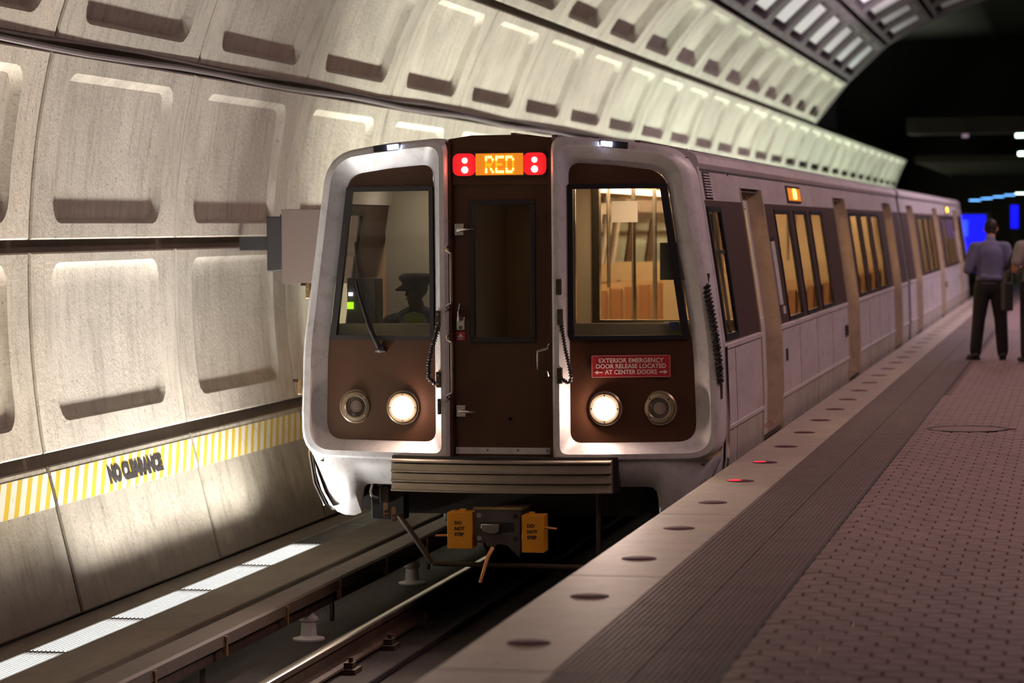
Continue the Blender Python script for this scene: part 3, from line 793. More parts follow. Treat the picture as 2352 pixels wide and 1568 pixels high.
# underframe, wheels
MB().box(-1.25, 1.25, 0.6, LEN - 0.1, -0.42, -0.10).build('underframe', M_DARK, car)
for yy in (2.9, 5.2, 15.6, 17.9):
    for sg in (-1, 1):
        MB().lathe([(0.36, 0.0), (0.44, 0.0), (0.445, 0.03), (0.415, 0.035), (0.41, 0.13), (0.30, 0.13), (0.12, 0.09), (0.12, 0.12)], (sg * 0.70 - (0.065 if sg > 0 else 0.065), yy, -0.615), 'x', 24).build('wheel', M_UNDER, car)
for yy in (4.05, 16.75):
    for sg in (-1, 1):
        MB().box(sg * 0.98 - 0.09, sg * 0.98 + 0.09, yy - 1.6, yy + 1.6, -0.72, -0.52).build('truck_frame', M_UNDER, car, bevel=0.03)

# ---- saloon interior
MB().box(-1.44, 1.44, 0.35, LEN - 0.05, -0.05, 0.0).build('saloon_floor', M_CARP, car)
MB().yprofile([(-1.28, 1.99), (-1.0, 2.06), (1.0, 2.06), (1.28, 1.99), (1.28, 2.03), (1.0, 2.09), (-1.0, 2.09), (-1.28, 2.03)], 0.4, LEN - 0.05).build('saloon_ceiling', M_WALLIN, car)
for sg in (-1, 1):
    for y0 in (2.2, 6.8, 11.4, 16.0):
        MB().yprofile([(sg * 0.62, 2.05), (sg * 0.82, 2.05), (sg * 0.82, 2.012), (sg * 0.62, 2.012)], y0, y0 + 4.5).build('ceiling_light', M_INLAMP, car)
    for y0, y1 in ((2.1, 2.53), (3.95, 10.55), (12.05, 17.95), (19.5, LEN - 0.05)):
        side_patch(MB(), sg, y0, y1, 0.0, 0.80, -0.06, 0.02).build('saloon_wall', M_WALLIN, car)
def seat_mesh():
    a = MB(); a.box(-0.24, 0.24, -0.22, 0.22, 0.38, 0.45); a.box(-0.24, 0.24, 0.18, 0.27, 0.42, 1.05)
    return a.mesh('seat_cushion', M_SEAT)
def seat_shell():
    a = MB(); a.box(-0.26, 0.26, 0.27, 0.30, 0.30, 1.08); a.box(-0.26, 0.26, -0.22, 0.27, 0.33, 0.38); a.box(-0.05, 0.05, -0.05, 0.2, 0.0, 0.33)
    return a.mesh('seat_shell', M_SEATB)
sm, ss = seat_mesh(), seat_shell()
for y in [4.5 + 0.86 * k for k in range(7)] + [12.7 + 0.86 * k for k in range(6)]:
    for x in (-1.14, -0.66, 0.66, 1.14):
        o = link('seat', sm, car, loc=(x, y, 0.0)); link('seat_shell', ss, o)
for x, y in ((-0.42, 3.0), (0.42, 3.0), (0.42, 4.1), (-0.42, 6.6), (0.42, 6.6), (-0.42, 9.4), (0.42, 9.4), (0.0, 11.3), (0.42, 13.0), (-0.42, 13.0), (0.42, 15.6), (0.0, 18.7)):
    MB().tube([(x, y, 0), (x, y, 2.06)], 0.018, 8).build('grab_pole', M_STEEL, car)
for sg in (-1, 1):
    for y in (4.05, 10.4, 12.15, 17.8):
        MB().box(min(sg * 0.5, sg * 1.38), max(sg * 0.5, sg * 1.38), y - 0.015, y + 0.015, 0.1, 1.25).build('draught_screen', M_WALLIN, car)
# ---- cab bulkhead and desk
bh = MB()
bh.box(-1.38, 0.28, 1.90, 1.95, 0.0, 2.06)
bh.build('cab_bulkhead', M_CABW, car)
MB().box(-1.1, -0.6, 1.2, 1.5, 2.02, 2.045).build('cab_fill_light', M_CAB_L, car)  # unseen ceiling lamp, added to brighten the wall behind the operator
MB().box(0.45, 1.15, 1.0, 1.5, 2.02, 2.05).build('vestibule_fill_light', M_VEST_L, car)  # unseen ceiling lamp, added to light the desk and vestibule
MB().box(0.28, 1.40, 1.90, 1.95, 0.0, 0.91).build('bulkhead_lower', M_WALLIN, car)
fr = MB(); fr.box(0.28, 0.335, 1.88, 1.97, 0.91, 2.05); fr.box(0.335, 1.33, 1.88, 1.97, 1.985, 2.05); fr.box(0.335, 1.38, 1.88, 1.97, 0.895, 0.935); fr.box(0.98, 1.0, 1.88, 1.97, 0.93, 2.0)
o = fr.build('bulkhead_frame', M_STEEL, car)
MB().box(0.335, 1.30, 1.92, 1.925, 0.93, 1.99).build('bulkhead_glass', M_SGLASS, o)
MB().box(-0.45, -0.40, 0.15, 1.9, 0.0, 2.06).build('cab_partition', M_CABG, car)

MB().box(0.30, 0.34, 0.85, 0.90, 0.9, 2.06).build('vestibule_post', M_STEEL, car)
# desks below the windshields
for x0, x1, nm in ((-1.38, -0.46, 0), (0.42, 1.40, 1)):
    m = MB(); m.yprofile([(x0, 0.80), (x1, 0.80), (x1, 0.955), (x0, 0.955)], 0.12, 0.60); m.box(x0, x1, 0.10, 0.13, 0.80, 0.975)
    m.build('cab_desk', M_DASH, car, bevel=0.008)
MB().box(-1.24, -1.02, 0.25, 0.45, 0.955, 1.30).build('control_panel', M_CABG, car, bevel=0.01)
MB().box(-1.235, -1.19, 0.235, 0.25, 1.075, 1.125).build('indicator', M_LCDG, car, label='green square indicator')
MB().box(-1.225, -1.195, 0.235, 0.25, 1.17, 1.195).build('indicator', M_LCDW, car, label='white indicator')
MB().box(1.10, 1.33, 0.02, 0.026, 1.28, 1.54).build('window_card', M_GREYC, car, bevel=0.0)
MB().box(0.436, 0.64, 1.865, 1.875, 1.69, 1.853).build('posted_notice', M_PAPER, car)
MB().box(1.12, 1.30, 0.06, 0.09, 0.975, 0.985).build('clipboard', M_PAPER, car)
MB().box(1.16, 1.22, 0.045, 0.06, 0.93, 0.985).build('desk_label', mat('blue_print', (0.06, 0.07, 0.25), 0.6), car)

# ---- cab front: two pods, centre door
def pod_loop(ix, ibot, iout, itop, rbo, rto, rti, rbi, dy, sg, back=None, n=8):
    """inner side x, bottom z, inset from the body side, inset from the roof line, corner radii"""
    B = [(ix, ibot)]
    def outx(z): return hw(z) - iout
    def topz(x): return top(x) - itop
    xbo, zbo = outx(ibot), ibot
    zt_ = 2.2
    for _ in range(30): zt_ = topz(outx(zt_))
    xto, zto = outx(zt_), zt_
    xti, zti = ix, topz(ix)
    def bez(a, c, b, m=6):
        return [((1 - t) ** 2 * a[0] + 2 * t * (1 - t) * c[0] + t * t * b[0], (1 - t) ** 2 * a[1] + 2 * t * (1 - t) * c[1] + t * t * b[1]) for t in [k / m for k in range(m + 1)]]
    pts = []
    # bottom inner corner -> bottom edge
    pts += bez((ix, ibot + rbi), (ix, ibot), (ix + rbi, ibot))
    for k in range(1, n): pts.append((ix + rbi + (xbo - rbo - ix - rbi) * k / n, ibot))
    pts += bez((xbo - rbo, ibot), (xbo, ibot), (outx(ibot + rbo), ibot + rbo))
    za, zb = ibot + rbo, zto - rto
    for k in range(1, 14): z = za + (zb - za) * k / 14; pts.append((outx(z), z))
    pts += bez((outx(zb), zb), (xto, zto), (xto - rto, topz(xto - rto)))
    for k in range(1, n): x = xto - rto + (ix + rti - xto + rto) * k / n; pts.append((x, topz(x)))
    pts += bez((ix + rti, topz(ix + rti)), (ix, topz(ix)), (ix, topz(ix) - rti))
    for k in range(1, 14): z = topz(ix) - rti + (ibot + rbi - topz(ix) + rti) * k / 14; pts.append((ix, z))
    if back is None: return [(sg * x, bow(x) + dy, z) for x, z in pts]
    return [(sg * x, back(x), z) for x, z in pts]
def span(loop, z):
    xs = []
    n = len(loop)
    for i in range(n):
        a, b = loop[i], loop[(i + 1) % n]
        if (a[2] - z) * (b[2] - z) <= 0 and abs(a[2] - b[2]) > 1e-9:
            t = (z - a[2]) / (b[2] - a[2]); xs.append(abs(a[0] + (b[0] - a[0]) * t))
    return min(xs), max(xs)
for sg in (-1, 1):
    backf = lambda x: max(bow(x) + 0.14, -0.02) + max(0, (x - 0.9)) * 0.45 if x > 0.42 else -0.05
    loops = [pod_loop(0.37, 0.012, -0.004, -0.004, 0.20, 0.17, 0.10, 0.03, 0, sg, lambda x: 0.30 if x > 0.9 else -0.02 + (0.30 + 0.02) * max(0, (x - 0.37) / 0.53)),
             pod_loop(0.37, 0.012, 0.0, 0.0, 0.20, 0.17, 0.10, 0.03, 0.045, sg),
             pod_loop(0.376, 0.020, 0.008, 0.008, 0.20, 0.17, 0.10, 0.03, 0.018, sg),
             pod_loop(0.392, 0.034, 0.026, 0.022, 0.19, 0.16, 0.10, 0.04, 0.0, sg),
             pod_loop(0.425, 0.070, 0.070, 0.055, 0.16, 0.14, 0.10, 0.06, -0.004, sg),
             pod_loop(0.440, 0.082, 0.085, 0.068, 0.15, 0.13, 0.10, 0.06, 0.012, sg),
             pod_loop(0.478, 0.138, 0.172, 0.165, 0.12, 0.11, 0.09, 0.08, 0.066, sg),
             pod_loop(0.486, 0.146, 0.185, 0.178, 0.12, 0.11, 0.09, 0.08, 0.078, sg)]
    MB().loft(loops).build('front_frame', M_ALU, car, label=('white-grey moulded frame around the operator windshield' if sg < 0 else 'grey moulded frame around the lit windshield'))
    last = loops[-1]
    def slab_(z0, z1, dy, m, name, inset=0.0, rows=10, cols=14, **k):
        R = []
        for i in range(rows + 1):
            z = z0 + (z1 - z0) * (i / rows); zz = min(max(z, z0 + 1e-4), z1 - 1e-4)
            xa, xb = span(last, zz); xa += inset; xb -= inset
            R.append([(sg * (xa + (xb - xa) * j / cols), bow(xa + (xb - xa) * j / cols) + dy, z) for j in range(cols + 1)])
        return MB().grid(R).build(name, m, car, **k)
    zmin = min(p[2] for p in last); zmax = max(p[2] for p in last)
    def slab_var(z0, z1, name):
        R = []; zs = [z0 + (z1 - z0) * (1 - math.cos(PI * i / 24)) / 2 for i in range(25)]
        for z in zs:
            zz = min(max(z, zmin + 2e-4), zmax - 2e-4); xa, xb = span(last, zz)
            R.append([(sg * (xa + (xb - xa) * j / 14), bow(xa + (xb - xa) * j / 14) + 0.076, z) for j in range(15)])
        return MB().grid(R).build(name, M_BROWN, car)
    slab_var(zmin, 0.885, 'front_panel')
    slab_var(1.935, zmax, 'front_panel_top')
    # windshield gasket and glass
    WZ0, WZ1 = 0.865, 1.955
    def wx(z): return 1.300 + (1.150 - 1.300) * (z - WZ0) / (WZ1 - WZ0)
    def bar(x0f, x1f, z0, z1, dy, th, name, m, parent=None, n=12, nz=1):
        A = []; vs = []
        mb_ = MB()
        f = []; b = []
        for i in range(nz + 1):
            z = z0 + (z1 - z0) * i / nz
            xa, xb = x0f(z), x1f(z)
            f.append([(sg * (xa + (xb - xa) * j / n), bow(xa + (xb - xa) * j / n) + dy, z) for j in range(n + 1)])
            b.append([(sg * (xa + (xb - xa) * j / n), bow(xa + (xb - xa) * j / n) + dy + th, z) for j in range(n + 1)])
        mb_.grid(f); mb_.grid(b)
        ring_f = f[0] + [r[-1] for r in f[1:-1]] + f[-1][::-1] + [r[0] for r in f[1:-1]][::-1]
        ring_b = b[0] + [r[-1] for r in b[1:-1]] + b[-1][::-1] + [r[0] for r in b[1:-1]][::-1]
        mb_.loft([ring_f, ring_b])
        return mb_
    g = MB()
    for q in (bar(lambda z: 0.487, lambda z: wx(z), WZ0, WZ0 + 0.03, 0.05, 0.05, '', None), bar(lambda z: 0.487, lambda z: wx(z), WZ1 - 0.035, WZ1, 0.05, 0.05, '', None),
              bar(lambda z: 0.487, lambda z: 0.517, WZ0, WZ1, 0.05, 0.05, '', None, n=1, nz=6), bar(lambda z: wx(z) - 0.042, lambda z: wx(z) + 0.006, WZ0, WZ1, 0.05, 0.05, '', None, n=2, nz=8)):
        g.add(q.v, q.f)
    gs = g.build('windshield_gasket', M_GASK, car)
    R = []
    for i in range(9):
        z = WZ0 + 0.02 + (WZ1 - WZ0 - 0.04) * i / 8; xa, xb = 0.50, wx(z) - 0.02
        R.append([(sg * (xa + (xb - xa) * j / 12), bow(xa + (xb - xa) * j / 12) + 0.066, z) for j in range(13)])
    MB().grid(R).build('windshield', M_GLASS, gs)
    # head lamps
    for x, lit in ((0.728, True), (1.10, False)):
        yb = bow(x) + 0.07
        c = (sg * x, yb, 0.385)
        hb = MB().lathe([(0.122, 0.01), (0.122, -0.008), (0.112, -0.018), (0.106, -0.014), (0.104, -0.03), (0.080, -0.034), (0.072, -0.024), (0.072, 0.01)], c, 'y', 36)
        nm = 'headlight' if lit else 'unlit_lamp'
        hb = hb.build(nm, M_ORING, car, label='glowing round headlight' if lit else 'unlit round lamp with brass ring')
        if lit:
            MB().lathe([(0.074, 0.005), (0.076, -0.030), (0.072, -0.045), (0.056, -0.058), (0.035, -0.064), (0.01, -0.066)], c, 'y', 30).build('lens', M_HEAD, hb)
            l = bpy.data.lights.new('headlight_beam', 'SPOT'); l.energy = 260; l.color = (1.0, 0.78, 0.66); l.spot_size = math.radians(100); l.spot_blend = 0.8; l.shadow_soft_size = 0.07
            lo = bpy.data.objects.new('headlight_beam', l); COL.objects.link(lo); lo.parent = car
            lo.location = (sg * x, yb - 0.07, 0.385); lo.rotation_euler = (PI / 2 - 0.12, 0, PI)
        else:
            MB().lathe([(0.074, 0.01), (0.072, -0.014), (0.05, -0.018), (0.046, -0.006), (0.02, -0.010)], c, 'y', 30).build('lens', M_LENSOFF, hb)
            MB().lathe([(0.046, -0.004), (0.046, -0.012), (0.02, -0.018)], c, 'y', 24).build('inner_lens', mat('lens_glass_grey', (0.24, 0.19, 0.16), 0.25), hb)
        for k in range(4):
            a = PI / 4 + k * PI / 2 if not lit else k * PI / 2
            MB().lathe([(0.005, -0.030), (0.005, -0.036)], (c[0] + 0.092 * math.cos(a), c[1], c[2] + 0.092 * math.sin(a)), 'y', 8).build('screw', M_CHROME, hb)
    # marker lights at the top
    x0, x1, xm = (0.71, 0.91, 0.79) if sg > 0 else (0.71, 0.91, 0.79)
    zc = 2.226
    ml = MB().obox((sg * 0.81, bow(0.81) - 0.004, zc), (1, 0, -0.10 * sg), (0, 1, 0), (0.10 * sg, 0, 1), 0.10, 0.018, 0.024).build('marker_light', M_RUB, car, bevel=0.004)
    MB().obox((sg * 0.765, bow(0.765) - 0.022, zc + 0.004), (1, 0, -0.10 * sg), (0, 1, 0), (0.10 * sg, 0, 1), 0.038, 0.008, 0.017).build('lens', M_MARK, ml, label='lit blue-white lens')
    MB().obox((sg * 0.855, bow(0.855) - 0.022, zc - 0.005), (1, 0, -0.10 * sg), (0, 1, 0), (0.10 * sg, 0, 1), 0.042, 0.006, 0.015).build('lens', M_MARKOFF, ml, label='unlit lens')
# body behind the front frames
fw = MB()
MB().prism([(-0.37, 1.965), (0.37, 1.965), (0.37, 2.28), (0.2, 2.305), (-0.2, 2.305), (-0.37, 2.28)], -0.17, 0.26).build('sign_surround', M_BROWN, car)
MB().prism([(-1.27, 2.05), (1.27, 2.05), (1.27, 2.14), (1.1, 2.19), (0.4, 2.26), (-0.4, 2.26), (-1.1, 2.19), (-1.27, 2.14)], 0.12, 0.30).build('header_beam', M_DARK, car)
for sg in (-1, 1):
    MB().box(min(sg * 0.352, sg * 0.385), max(sg * 0.352, sg * 0.385), -0.20, 0.20, -0.02, 2.26).build('door_post', M_BROWN, car)
# front door
DY = -0.15
d_ = MB()
d_.box(-0.352, 0.352, DY, DY + 0.045, 0.045, 0.855); d_.box(-0.352, 0.352, DY, DY + 0.045, 1.845, 1.96)
d_.box(-0.352, -0.222, DY, DY + 0.045, 0.855, 1.845); d_.box(0.238, 0.352, DY, DY + 0.045, 0.855, 1.845)
fd = d_.build('front_door', M_BROWN, car)
g = MB(); z0, z1, x0, x1 = 0.848, 1.852, -0.228, 0.244
g.box(x0, x1, DY - 0.012, DY + 0.03, z0, z0 + 0.035); g.box(x0, x1, DY - 0.012, DY + 0.03, z1 - 0.035, z1)
g.box(x0, x0 + 0.035, DY - 0.012, DY + 0.03, z0 + 0.035, z1 - 0.035); g.box(x1 - 0.035, x1, DY - 0.012, DY + 0.03, z0 + 0.035, z1 - 0.035)
gk = g.build('door_gasket', M_GASK, fd, bevel=0.004)
MB().box(x0 + 0.03, x1 - 0.03, DY + 0.012, DY + 0.018, z0 + 0.03, z1 - 0.03).build('door_window', M_DGLASS, fd)
MB().box(-0.34, 0.34, DY - 0.006, DY, 0.062, 0.108).build('kick_plate', M_ALU, fd)
for x in (-0.32, -0.11, 0.11, 0.32): MB().lathe([(0.008, 0), (0.008, -0.01)], (x, DY, 0.09), 'y', 8).build('screw', M_STEEL, fd)
MB().box(-0.352, 0.352, DY - 0.03, DY + 0.06, 0.012, 0.045).build('door_sill', M_ALU, car)
MB().lathe([(0.017, 0.0), (0.017, -0.006), (0.011, -0.006), (0.011, 0.0)], (0.055, DY, 0.31), 'y', 16).build('peg', M_BROWN, fd)
def lever(x, z, dx, dz):
    o = MB().box(x - 0.034, x + 0.034, DY - 0.012, DY, z - 0.042, z + 0.042).build('door_handle', M_STEEL, fd, bevel=0.003)
    p = [(x, DY - 0.01, z - 0.004), (x, DY - 0.045, z - 0.004), (x + dx * 0.25, DY - 0.055, z + dz * 0.25), (x + dx, DY - 0.05, z + dz)]
    MB().tube(p, [0.013, 0.013, 0.012, 0.005], 10).build('lever', M_CHROME, o)
lever(-0.302, 1.645, 0.115, 0.0)
lever(-0.300, 0.365, 0.115, -0.005)
o = MB().box(-0.328, -0.265, DY - 0.012, DY, 0.935, 1.03).build('door_lock', M_STEEL, fd, bevel=0.004)
MB().tube([(-0.300, DY - 0.012, 1.01), (-0.300, DY - 0.045, 1.01), (-0.299, DY - 0.05, 1.06), (-0.292, DY - 0.045, 1.125)], [0.014, 0.014, 0.012, 0.006], 10).build('lever', M_CHROME, o)
MB().lathe([(0.012, 0), (0.012, -0.018), (0.006, -0.018), (0.006, -0.012)], (-0.297, DY, 0.955), 'y', 16).build('keyhole', M_UNDER, o)
st = MB().box(-0.330, -0.268, DY - 0.003, DY, 0.862, 0.925).build('warning_sticker', M_REDP, fd)
MB().prism([(-0.322, 0.886), (-0.276, 0.886), (-0.299, 0.917)], DY - 0.005, DY - 0.002).build('triangle_mark', M_CREAM, st)
m_ = MB(); m_.box(-0.320, -0.278, DY - 0.005, DY - 0.002, 0.878, 0.881); m_.box(-0.314, -0.284, DY - 0.005, DY - 0.002, 0.869, 0.873)
m_.build('print_line', M_CREAM, st)
# grab bars
def grab(x, xo, z0, z1, sgx):
    y = -0.245
    p = [(xo, y + 0.05, z1 + 0.035), (xo, y - 0.03, z1 + 0.035), (xo, y - 0.045, z1 + 0.01), (x, y - 0.055, z1 - 0.01), (x, y - 0.055, z1 - 0.03)]
    q = [(x, y - 0.055, z0 + 0.03), (x, y - 0.055, z0 + 0.01), (xo, y - 0.045, z0 - 0.01), (xo, y - 0.03, z0 - 0.035), (xo, y + 0.05, z0 - 0.035)]
    MB().tube(p + q, 0.008, 8).build('grab_bar', M_CHROME, car)
grab(-0.330, -0.368, 1.12, 1.49, 1); grab(-0.330, -0.368, 0.49, 0.865, 1); grab(0.285, 0.352, 0.66, 0.805, -1)
# lit sign box between the frames
sb = MB(); pts = []
def rrect(x0, x1, z0, z1, r, n=5):
    P = []
    for cx, cz, a0 in ((x1 - r, z1 - r, 0), (x0 + r, z1 - r, PI / 2), (x0 + r, z0 + r, PI), (x1 - r, z0 + r, 1.5 * PI)):
        for k in range(n + 1): a = a0 + k * PI / 2 / n; P.append((cx + r * math.cos(a), cz + r * math.sin(a)))
    return P
so = MB().prism(rrect(-0.345, 0.345, 2.015, 2.185, 0.05), -0.185, -0.165).build('sign_box', M_UNDER, car)
MB().prism(rrect(-0.335, -0.17, 2.022, 2.178, 0.045), -0.192, -0.184).build('red_lens', M_SIGNR, so)
MB().prism(rrect(0.17, 0.335, 2.022, 2.178, 0.045), -0.192, -0.184).build('red_lens', M_SIGNR, so)
MB().box(-0.17, 0.17, -0.192, -0.184, 2.024, 2.176).build('amber_lens', M_SIGNA, so)
for x in (-0.248, 0.252):
    for z in (2.128, 2.063):
        r = 0.021 if z > 2.1 else 0.025
        tl = MB().lathe([(r, 0.0), (r * 0.95, -0.012), (r * 0.6, -0.02), (0.004, -0.024)], (x, -0.190, z), 'y', 16).build('tail_light', M_TAIL, so)
        MB().lathe([(r * 0.75, -0.0), (r * 0.7, -0.019), (r * 0.3, -0.0255), (0.003, -0.026)], (x, -0.191, z), 'y', 16).build('bulb', M_TAILC, so)
FONT = {'R': ["11110", "10001", "10001", "11110", "10100", "10010", "10001"], 'E': ["11111", "10000", "10000", "11110", "10000", "10000", "11111"], 'D': ["11110", "10001", "10001", "10001", "10001", "10001", "11110"]}
br, dm = MB(), MB()
for li, ch in enumerate('RED'):
    for r_, row in enumerate(FONT[ch]):
        for c_, b_ in enumerate(row):
            if b_ == '1':
                x = -0.094 + (li * 6.2 + c_) * 0.0118; z = 2.150 - r_ * 0.0172
                (dm if r_ in (2, 3, 4) else br).box(x - 0.0062, x + 0.0062, -0.197, -0.191, z - 0.0085, z + 0.0085)
link('lettering', br.mesh('lettering', M_AMB, 0), so, kind='stuff'); link('lettering', dm.mesh('lettering_dim', M_AMBD, 0), so, kind='stuff', label='dim middle rows of the lit letters')

# ribbed anti-climber bumper, bowed like the front
bm_ = MB(); n = 24
def bprof():
    P = [(0.0, 0.028), (-0.10, 0.028), (-0.118, 0.022), (-0.118, 0.010), (-0.075, 0.004)]
    z = 0.0
    for k in range(3):
        P += [(-0.098, z - 0.004), (-0.104, z - 0.046), (-0.126, z - 0.050), (-0.126, z - 0.060), (-0.075, z - 0.064)]; z -= 0.068
    P += [(0.0, z - 0.002)]
    return P
pr = bprof(); loops = []
for j in range(n + 1):
    x = -0.79 + 1.58 * j / n
    loops.append([(x, bow(x) + 0.03 + y, z) for y, z in pr])
bm_.loft(loops); b = 0; k = len(pr)
bm_.f.append(tuple(range(k))); bm_.f.append(tuple(range(n * k, n * k + k)))
bm_.build('bumper', M_BUMP, car, label='ribbed tan metal bumper')
bb = MB(); loops = []
for j in range(n + 1):
    x = -0.80 + 1.625 * j / n
    loops.append([(x, bow(x) + 0.09 + y, z) for y, z in ((0, 0.048), (-0.10, 0.048), (-0.10, -0.20), (0, -0.20))])
bb.loft(loops); bb.f += [(0, 1, 2, 3), (n * 4, n * 4 + 1, n * 4 + 2, n * 4 + 3)]
bb.build('bumper_backing', M_RUB, car)
# apron wrapping round below the frames
for sg in (-1, 1):
    A = []
    oz = [(0.70, -0.165), (1.00, -0.172), (1.055, -0.19), (1.085, -0.235), (1.085, -0.30), (1.09, -0.385)] 
    lo = [(0.72, -0.172), (0.86, -0.172), (0.99, -0.173), (1.04, -0.18), (1.068, -0.21), (1.078, -0.27), (1.085, -0.385), (1.14, -0.408), (1.22, -0.408), (1.29, -0.388), (1.345, -0.33), (1.40, -0.225), (1.455, -0.10), (1.49, -0.03)]
    hi = [(0.72, 0.02), (0.86, 0.02), (0.99, 0.02), (1.05, 0.02), (1.10, 0.02), (1.14, 0.02), (1.18, 0.02), (1.22, 0.02), (1.27, 0.02), (1.32, 0.02), (1.37, 0.02), (1.42, 0.02), (1.47, 0.04), (1.50, 0.06)]
    rows = []
    for i in range(9):
        t = i / 8; row = []
        for (xa, za), (xb, zb) in zip(hi, lo):
            x = xa + (xb - xa) * t; z = za + (zb - za) * t
            row.append((sg * x, bow(x) + 0.03 + 0.10 * t * t + (max(0, x - 1.2) ** 2) * 1.6, z))
        rows.append(row)
    back = [[(x, y + 0.03, z) for x, y, z in r] for r in rows]
    m = MB().grid(rows); m.grid(back)
    rf = rows[0] + [r[-1] for r in rows[1:-1]] + rows[-1][::-1] + [r[0] for r in rows[1:-1]][::-1]
    rb = back[0] + [r[-1] for r in back[1:-1]] + back[-1][::-1] + [r[0] for r in back[1:-1]][::-1]
    m.loft([rf, rb])
    m.build('front_apron', M_ALU, car, label='white rounded apron below the frame' if sg < 0 else None)
    # corner filler between frame and side
    rows = []
    for z in [-0.36, -0.25, -0.12, 0.0, 0.15]:
        xx = hw(z) - 0.015
        x0 = interp([(-0.40, 1.24), (-0.33, 1.33), (-0.225, 1.40), (-0.10, 1.455), (-0.03, 1.49), (0.15, 1.515)], z)
        rows.append([(sg * (x0 + (xx - x0) * t), bow(x0) + 0.06 + (max(0, x0 - 1.2) ** 2) * 1.6 + (0.28 - bow(x0) - 0.06 - (max(0, x0 - 1.2) ** 2) * 1.6) * t, z) for t in (0, 0.3, 0.6, 1.0)])
    MB().grid(rows).build('corner_fairing', M_ALU, car)
    MB().box(min(sg * 0.79, sg * 1.40), max(sg * 0.79, sg * 1.40), 0.07, 0.09, -0.022, -0.014).build('apron_seam', M_RUB, car)
# wiper on the operator windshield
wp = MB().tube([(-0.905, bow(0.9) + 0.03, 0.815), (-0.97, bow(0.97) + 0.0, 0.96), (-1.05, bow(1.05) - 0.005, 1.20), (-1.075, bow(1.07) + 0.01, 1.29)], [0.020, 0.018, 0.014, 0.008], 8).build('wiper', M_RUB, car)
MB().tube([(-0.945, bow(0.94) + 0.035, 0.93), (-1.02, bow(1.02) + 0.04, 1.15), (-1.075, bow(1.07) + 0.045, 1.40), (-1.09, bow(1.09) + 0.045, 1.56)], [0.007, 0.011, 0.011, 0.006], 6).build('wiper_blade', M_RUB, wp)
MB().tube([(-1.10, bow(1.1) + 0.02, 1.26), (-1.04, bow(1.04) + 0.01, 1.13)], 0.005, 6).build('wiper_link', M_RUB, wp)
MB().lathe([(0.028, 0.05), (0.028, 0.0), (0.012, -0.012)], (-0.895, bow(0.9) + 0.03, 0.80), 'y', 16).build('wiper_pivot', M_RUB, wp)
for x in (-0.925, -0.865): MB().lathe([(0.007, 0.04), (0.007, 0.0)], (x, bow(0.9) + 0.03, 0.782), 'y', 8).build('bolt', M_CHROME, wp)
# coiled safety cables
def coil(path, r, rc, turns, name, **k):
    P = [Vector(p) for p in path]; seglen = [0]
    for a, b in zip(P, P[1:]): seglen.append(seglen[-1] + (b - a).length)
    tot = seglen[-1]; pts = []
    N = turns * 8
    for i in range(N + 1):
        s_ = tot * i / N
        j = max(jj for jj in range(len(P) - 1) if seglen[jj] <= s_ + 1e-9)
        t = (s_ - seglen[j]) / (seglen[j + 1] - seglen[j]); c = P[j].lerp(P[j + 1], t); d_ = (P[j + 1] - P[j]).normalized()
        a = d_.orthogonal().normalized(); b = d_.cross(a); an = 2 * PI * turns * i / N
        pts.append(c + (a * math.cos(an) + b * math.sin(an)) * r)
    m = MB().tube(pts, rc, 5)
    m.tube(path, r * 0.8, 6)
    return m.build(name, M_RUB, car, **k)
yq = -0.22
coil([(-0.445, yq, 1.0), (-0.45, yq - 0.02, 0.93), (-0.485, yq - 0.04, 0.80), (-0.505, yq - 0.04, 0.70), (-0.51, yq - 0.03, 0.60), (-0.465, yq, 0.555)], 0.014, 0.006, 26, 'safety_cable')
coil([(0.44, yq, 1.0), (0.455, yq - 0.02, 0.90), (0.475, yq - 0.04, 0.80), (0.50, yq - 0.05, 0.70), (0.515, yq - 0.04, 0.60), (0.49, yq - 0.03, 0.57), (0.43, yq, 0.605)], 0.011, 0.005, 26, 'safety_cable')
coil([(1.425, 0.02, 1.25), (1.445, -0.01, 1.15), (1.475, -0.02, 1.0), (1.50, -0.01, 0.83), (1.515, 0.0, 0.68), (1.515, 0.03, 0.565)], 0.022, 0.010, 24, 'safety_cable')
def bracket(x, z, y, sx=0.018):
    o = MB().box(x - sx, x + sx, y - 0.03, y + 0.03, z - 0.055, z + 0.055).build('cable_bracket', M_UNDER, car, bevel=0.003)
    for dz in (-0.03, 0.03): MB().lathe([(0.006, 0.0), (0.006, -0.012)], (x, y - 0.03, z + dz), 'y', 8).build('bolt', M_CHROME, o)
bracket(-0.440, 1.02, yq); bracket(-0.440, 0.59, yq); bracket(0.432, 1.03, yq); bracket(0.428, 0.62, yq); bracket(0.425, 1.24, yq); bracket(1.42, 1.27, 0.05, 0.024); bracket(1.505, 0.50, 0.06, 0.024)
bracket(-0.44, 0.40, yq, 0.010)
for z0 in (1.215, 0.52):
    x = -hw(z0) + 0.005
    o = MB().box(x - 0.035, x, 0.02, 0.05, z0 - 0.055, z0 + 0.055).build('side_bracket', M_BRASS, car, bevel=0.003)
    MB().box(x - 0.07, x - 0.03, 0.02, 0.045, z0 + 0.035, z0 + 0.055).build('bracket_tip', M_UNDER, o)
    for dz in (-0.03, 0.015): MB().lathe([(0.006, 0.0), (0.006, -0.01)], (x - 0.018, 0.02, z0 + dz), 'y', 8).build('bolt', M_CHROME, o)
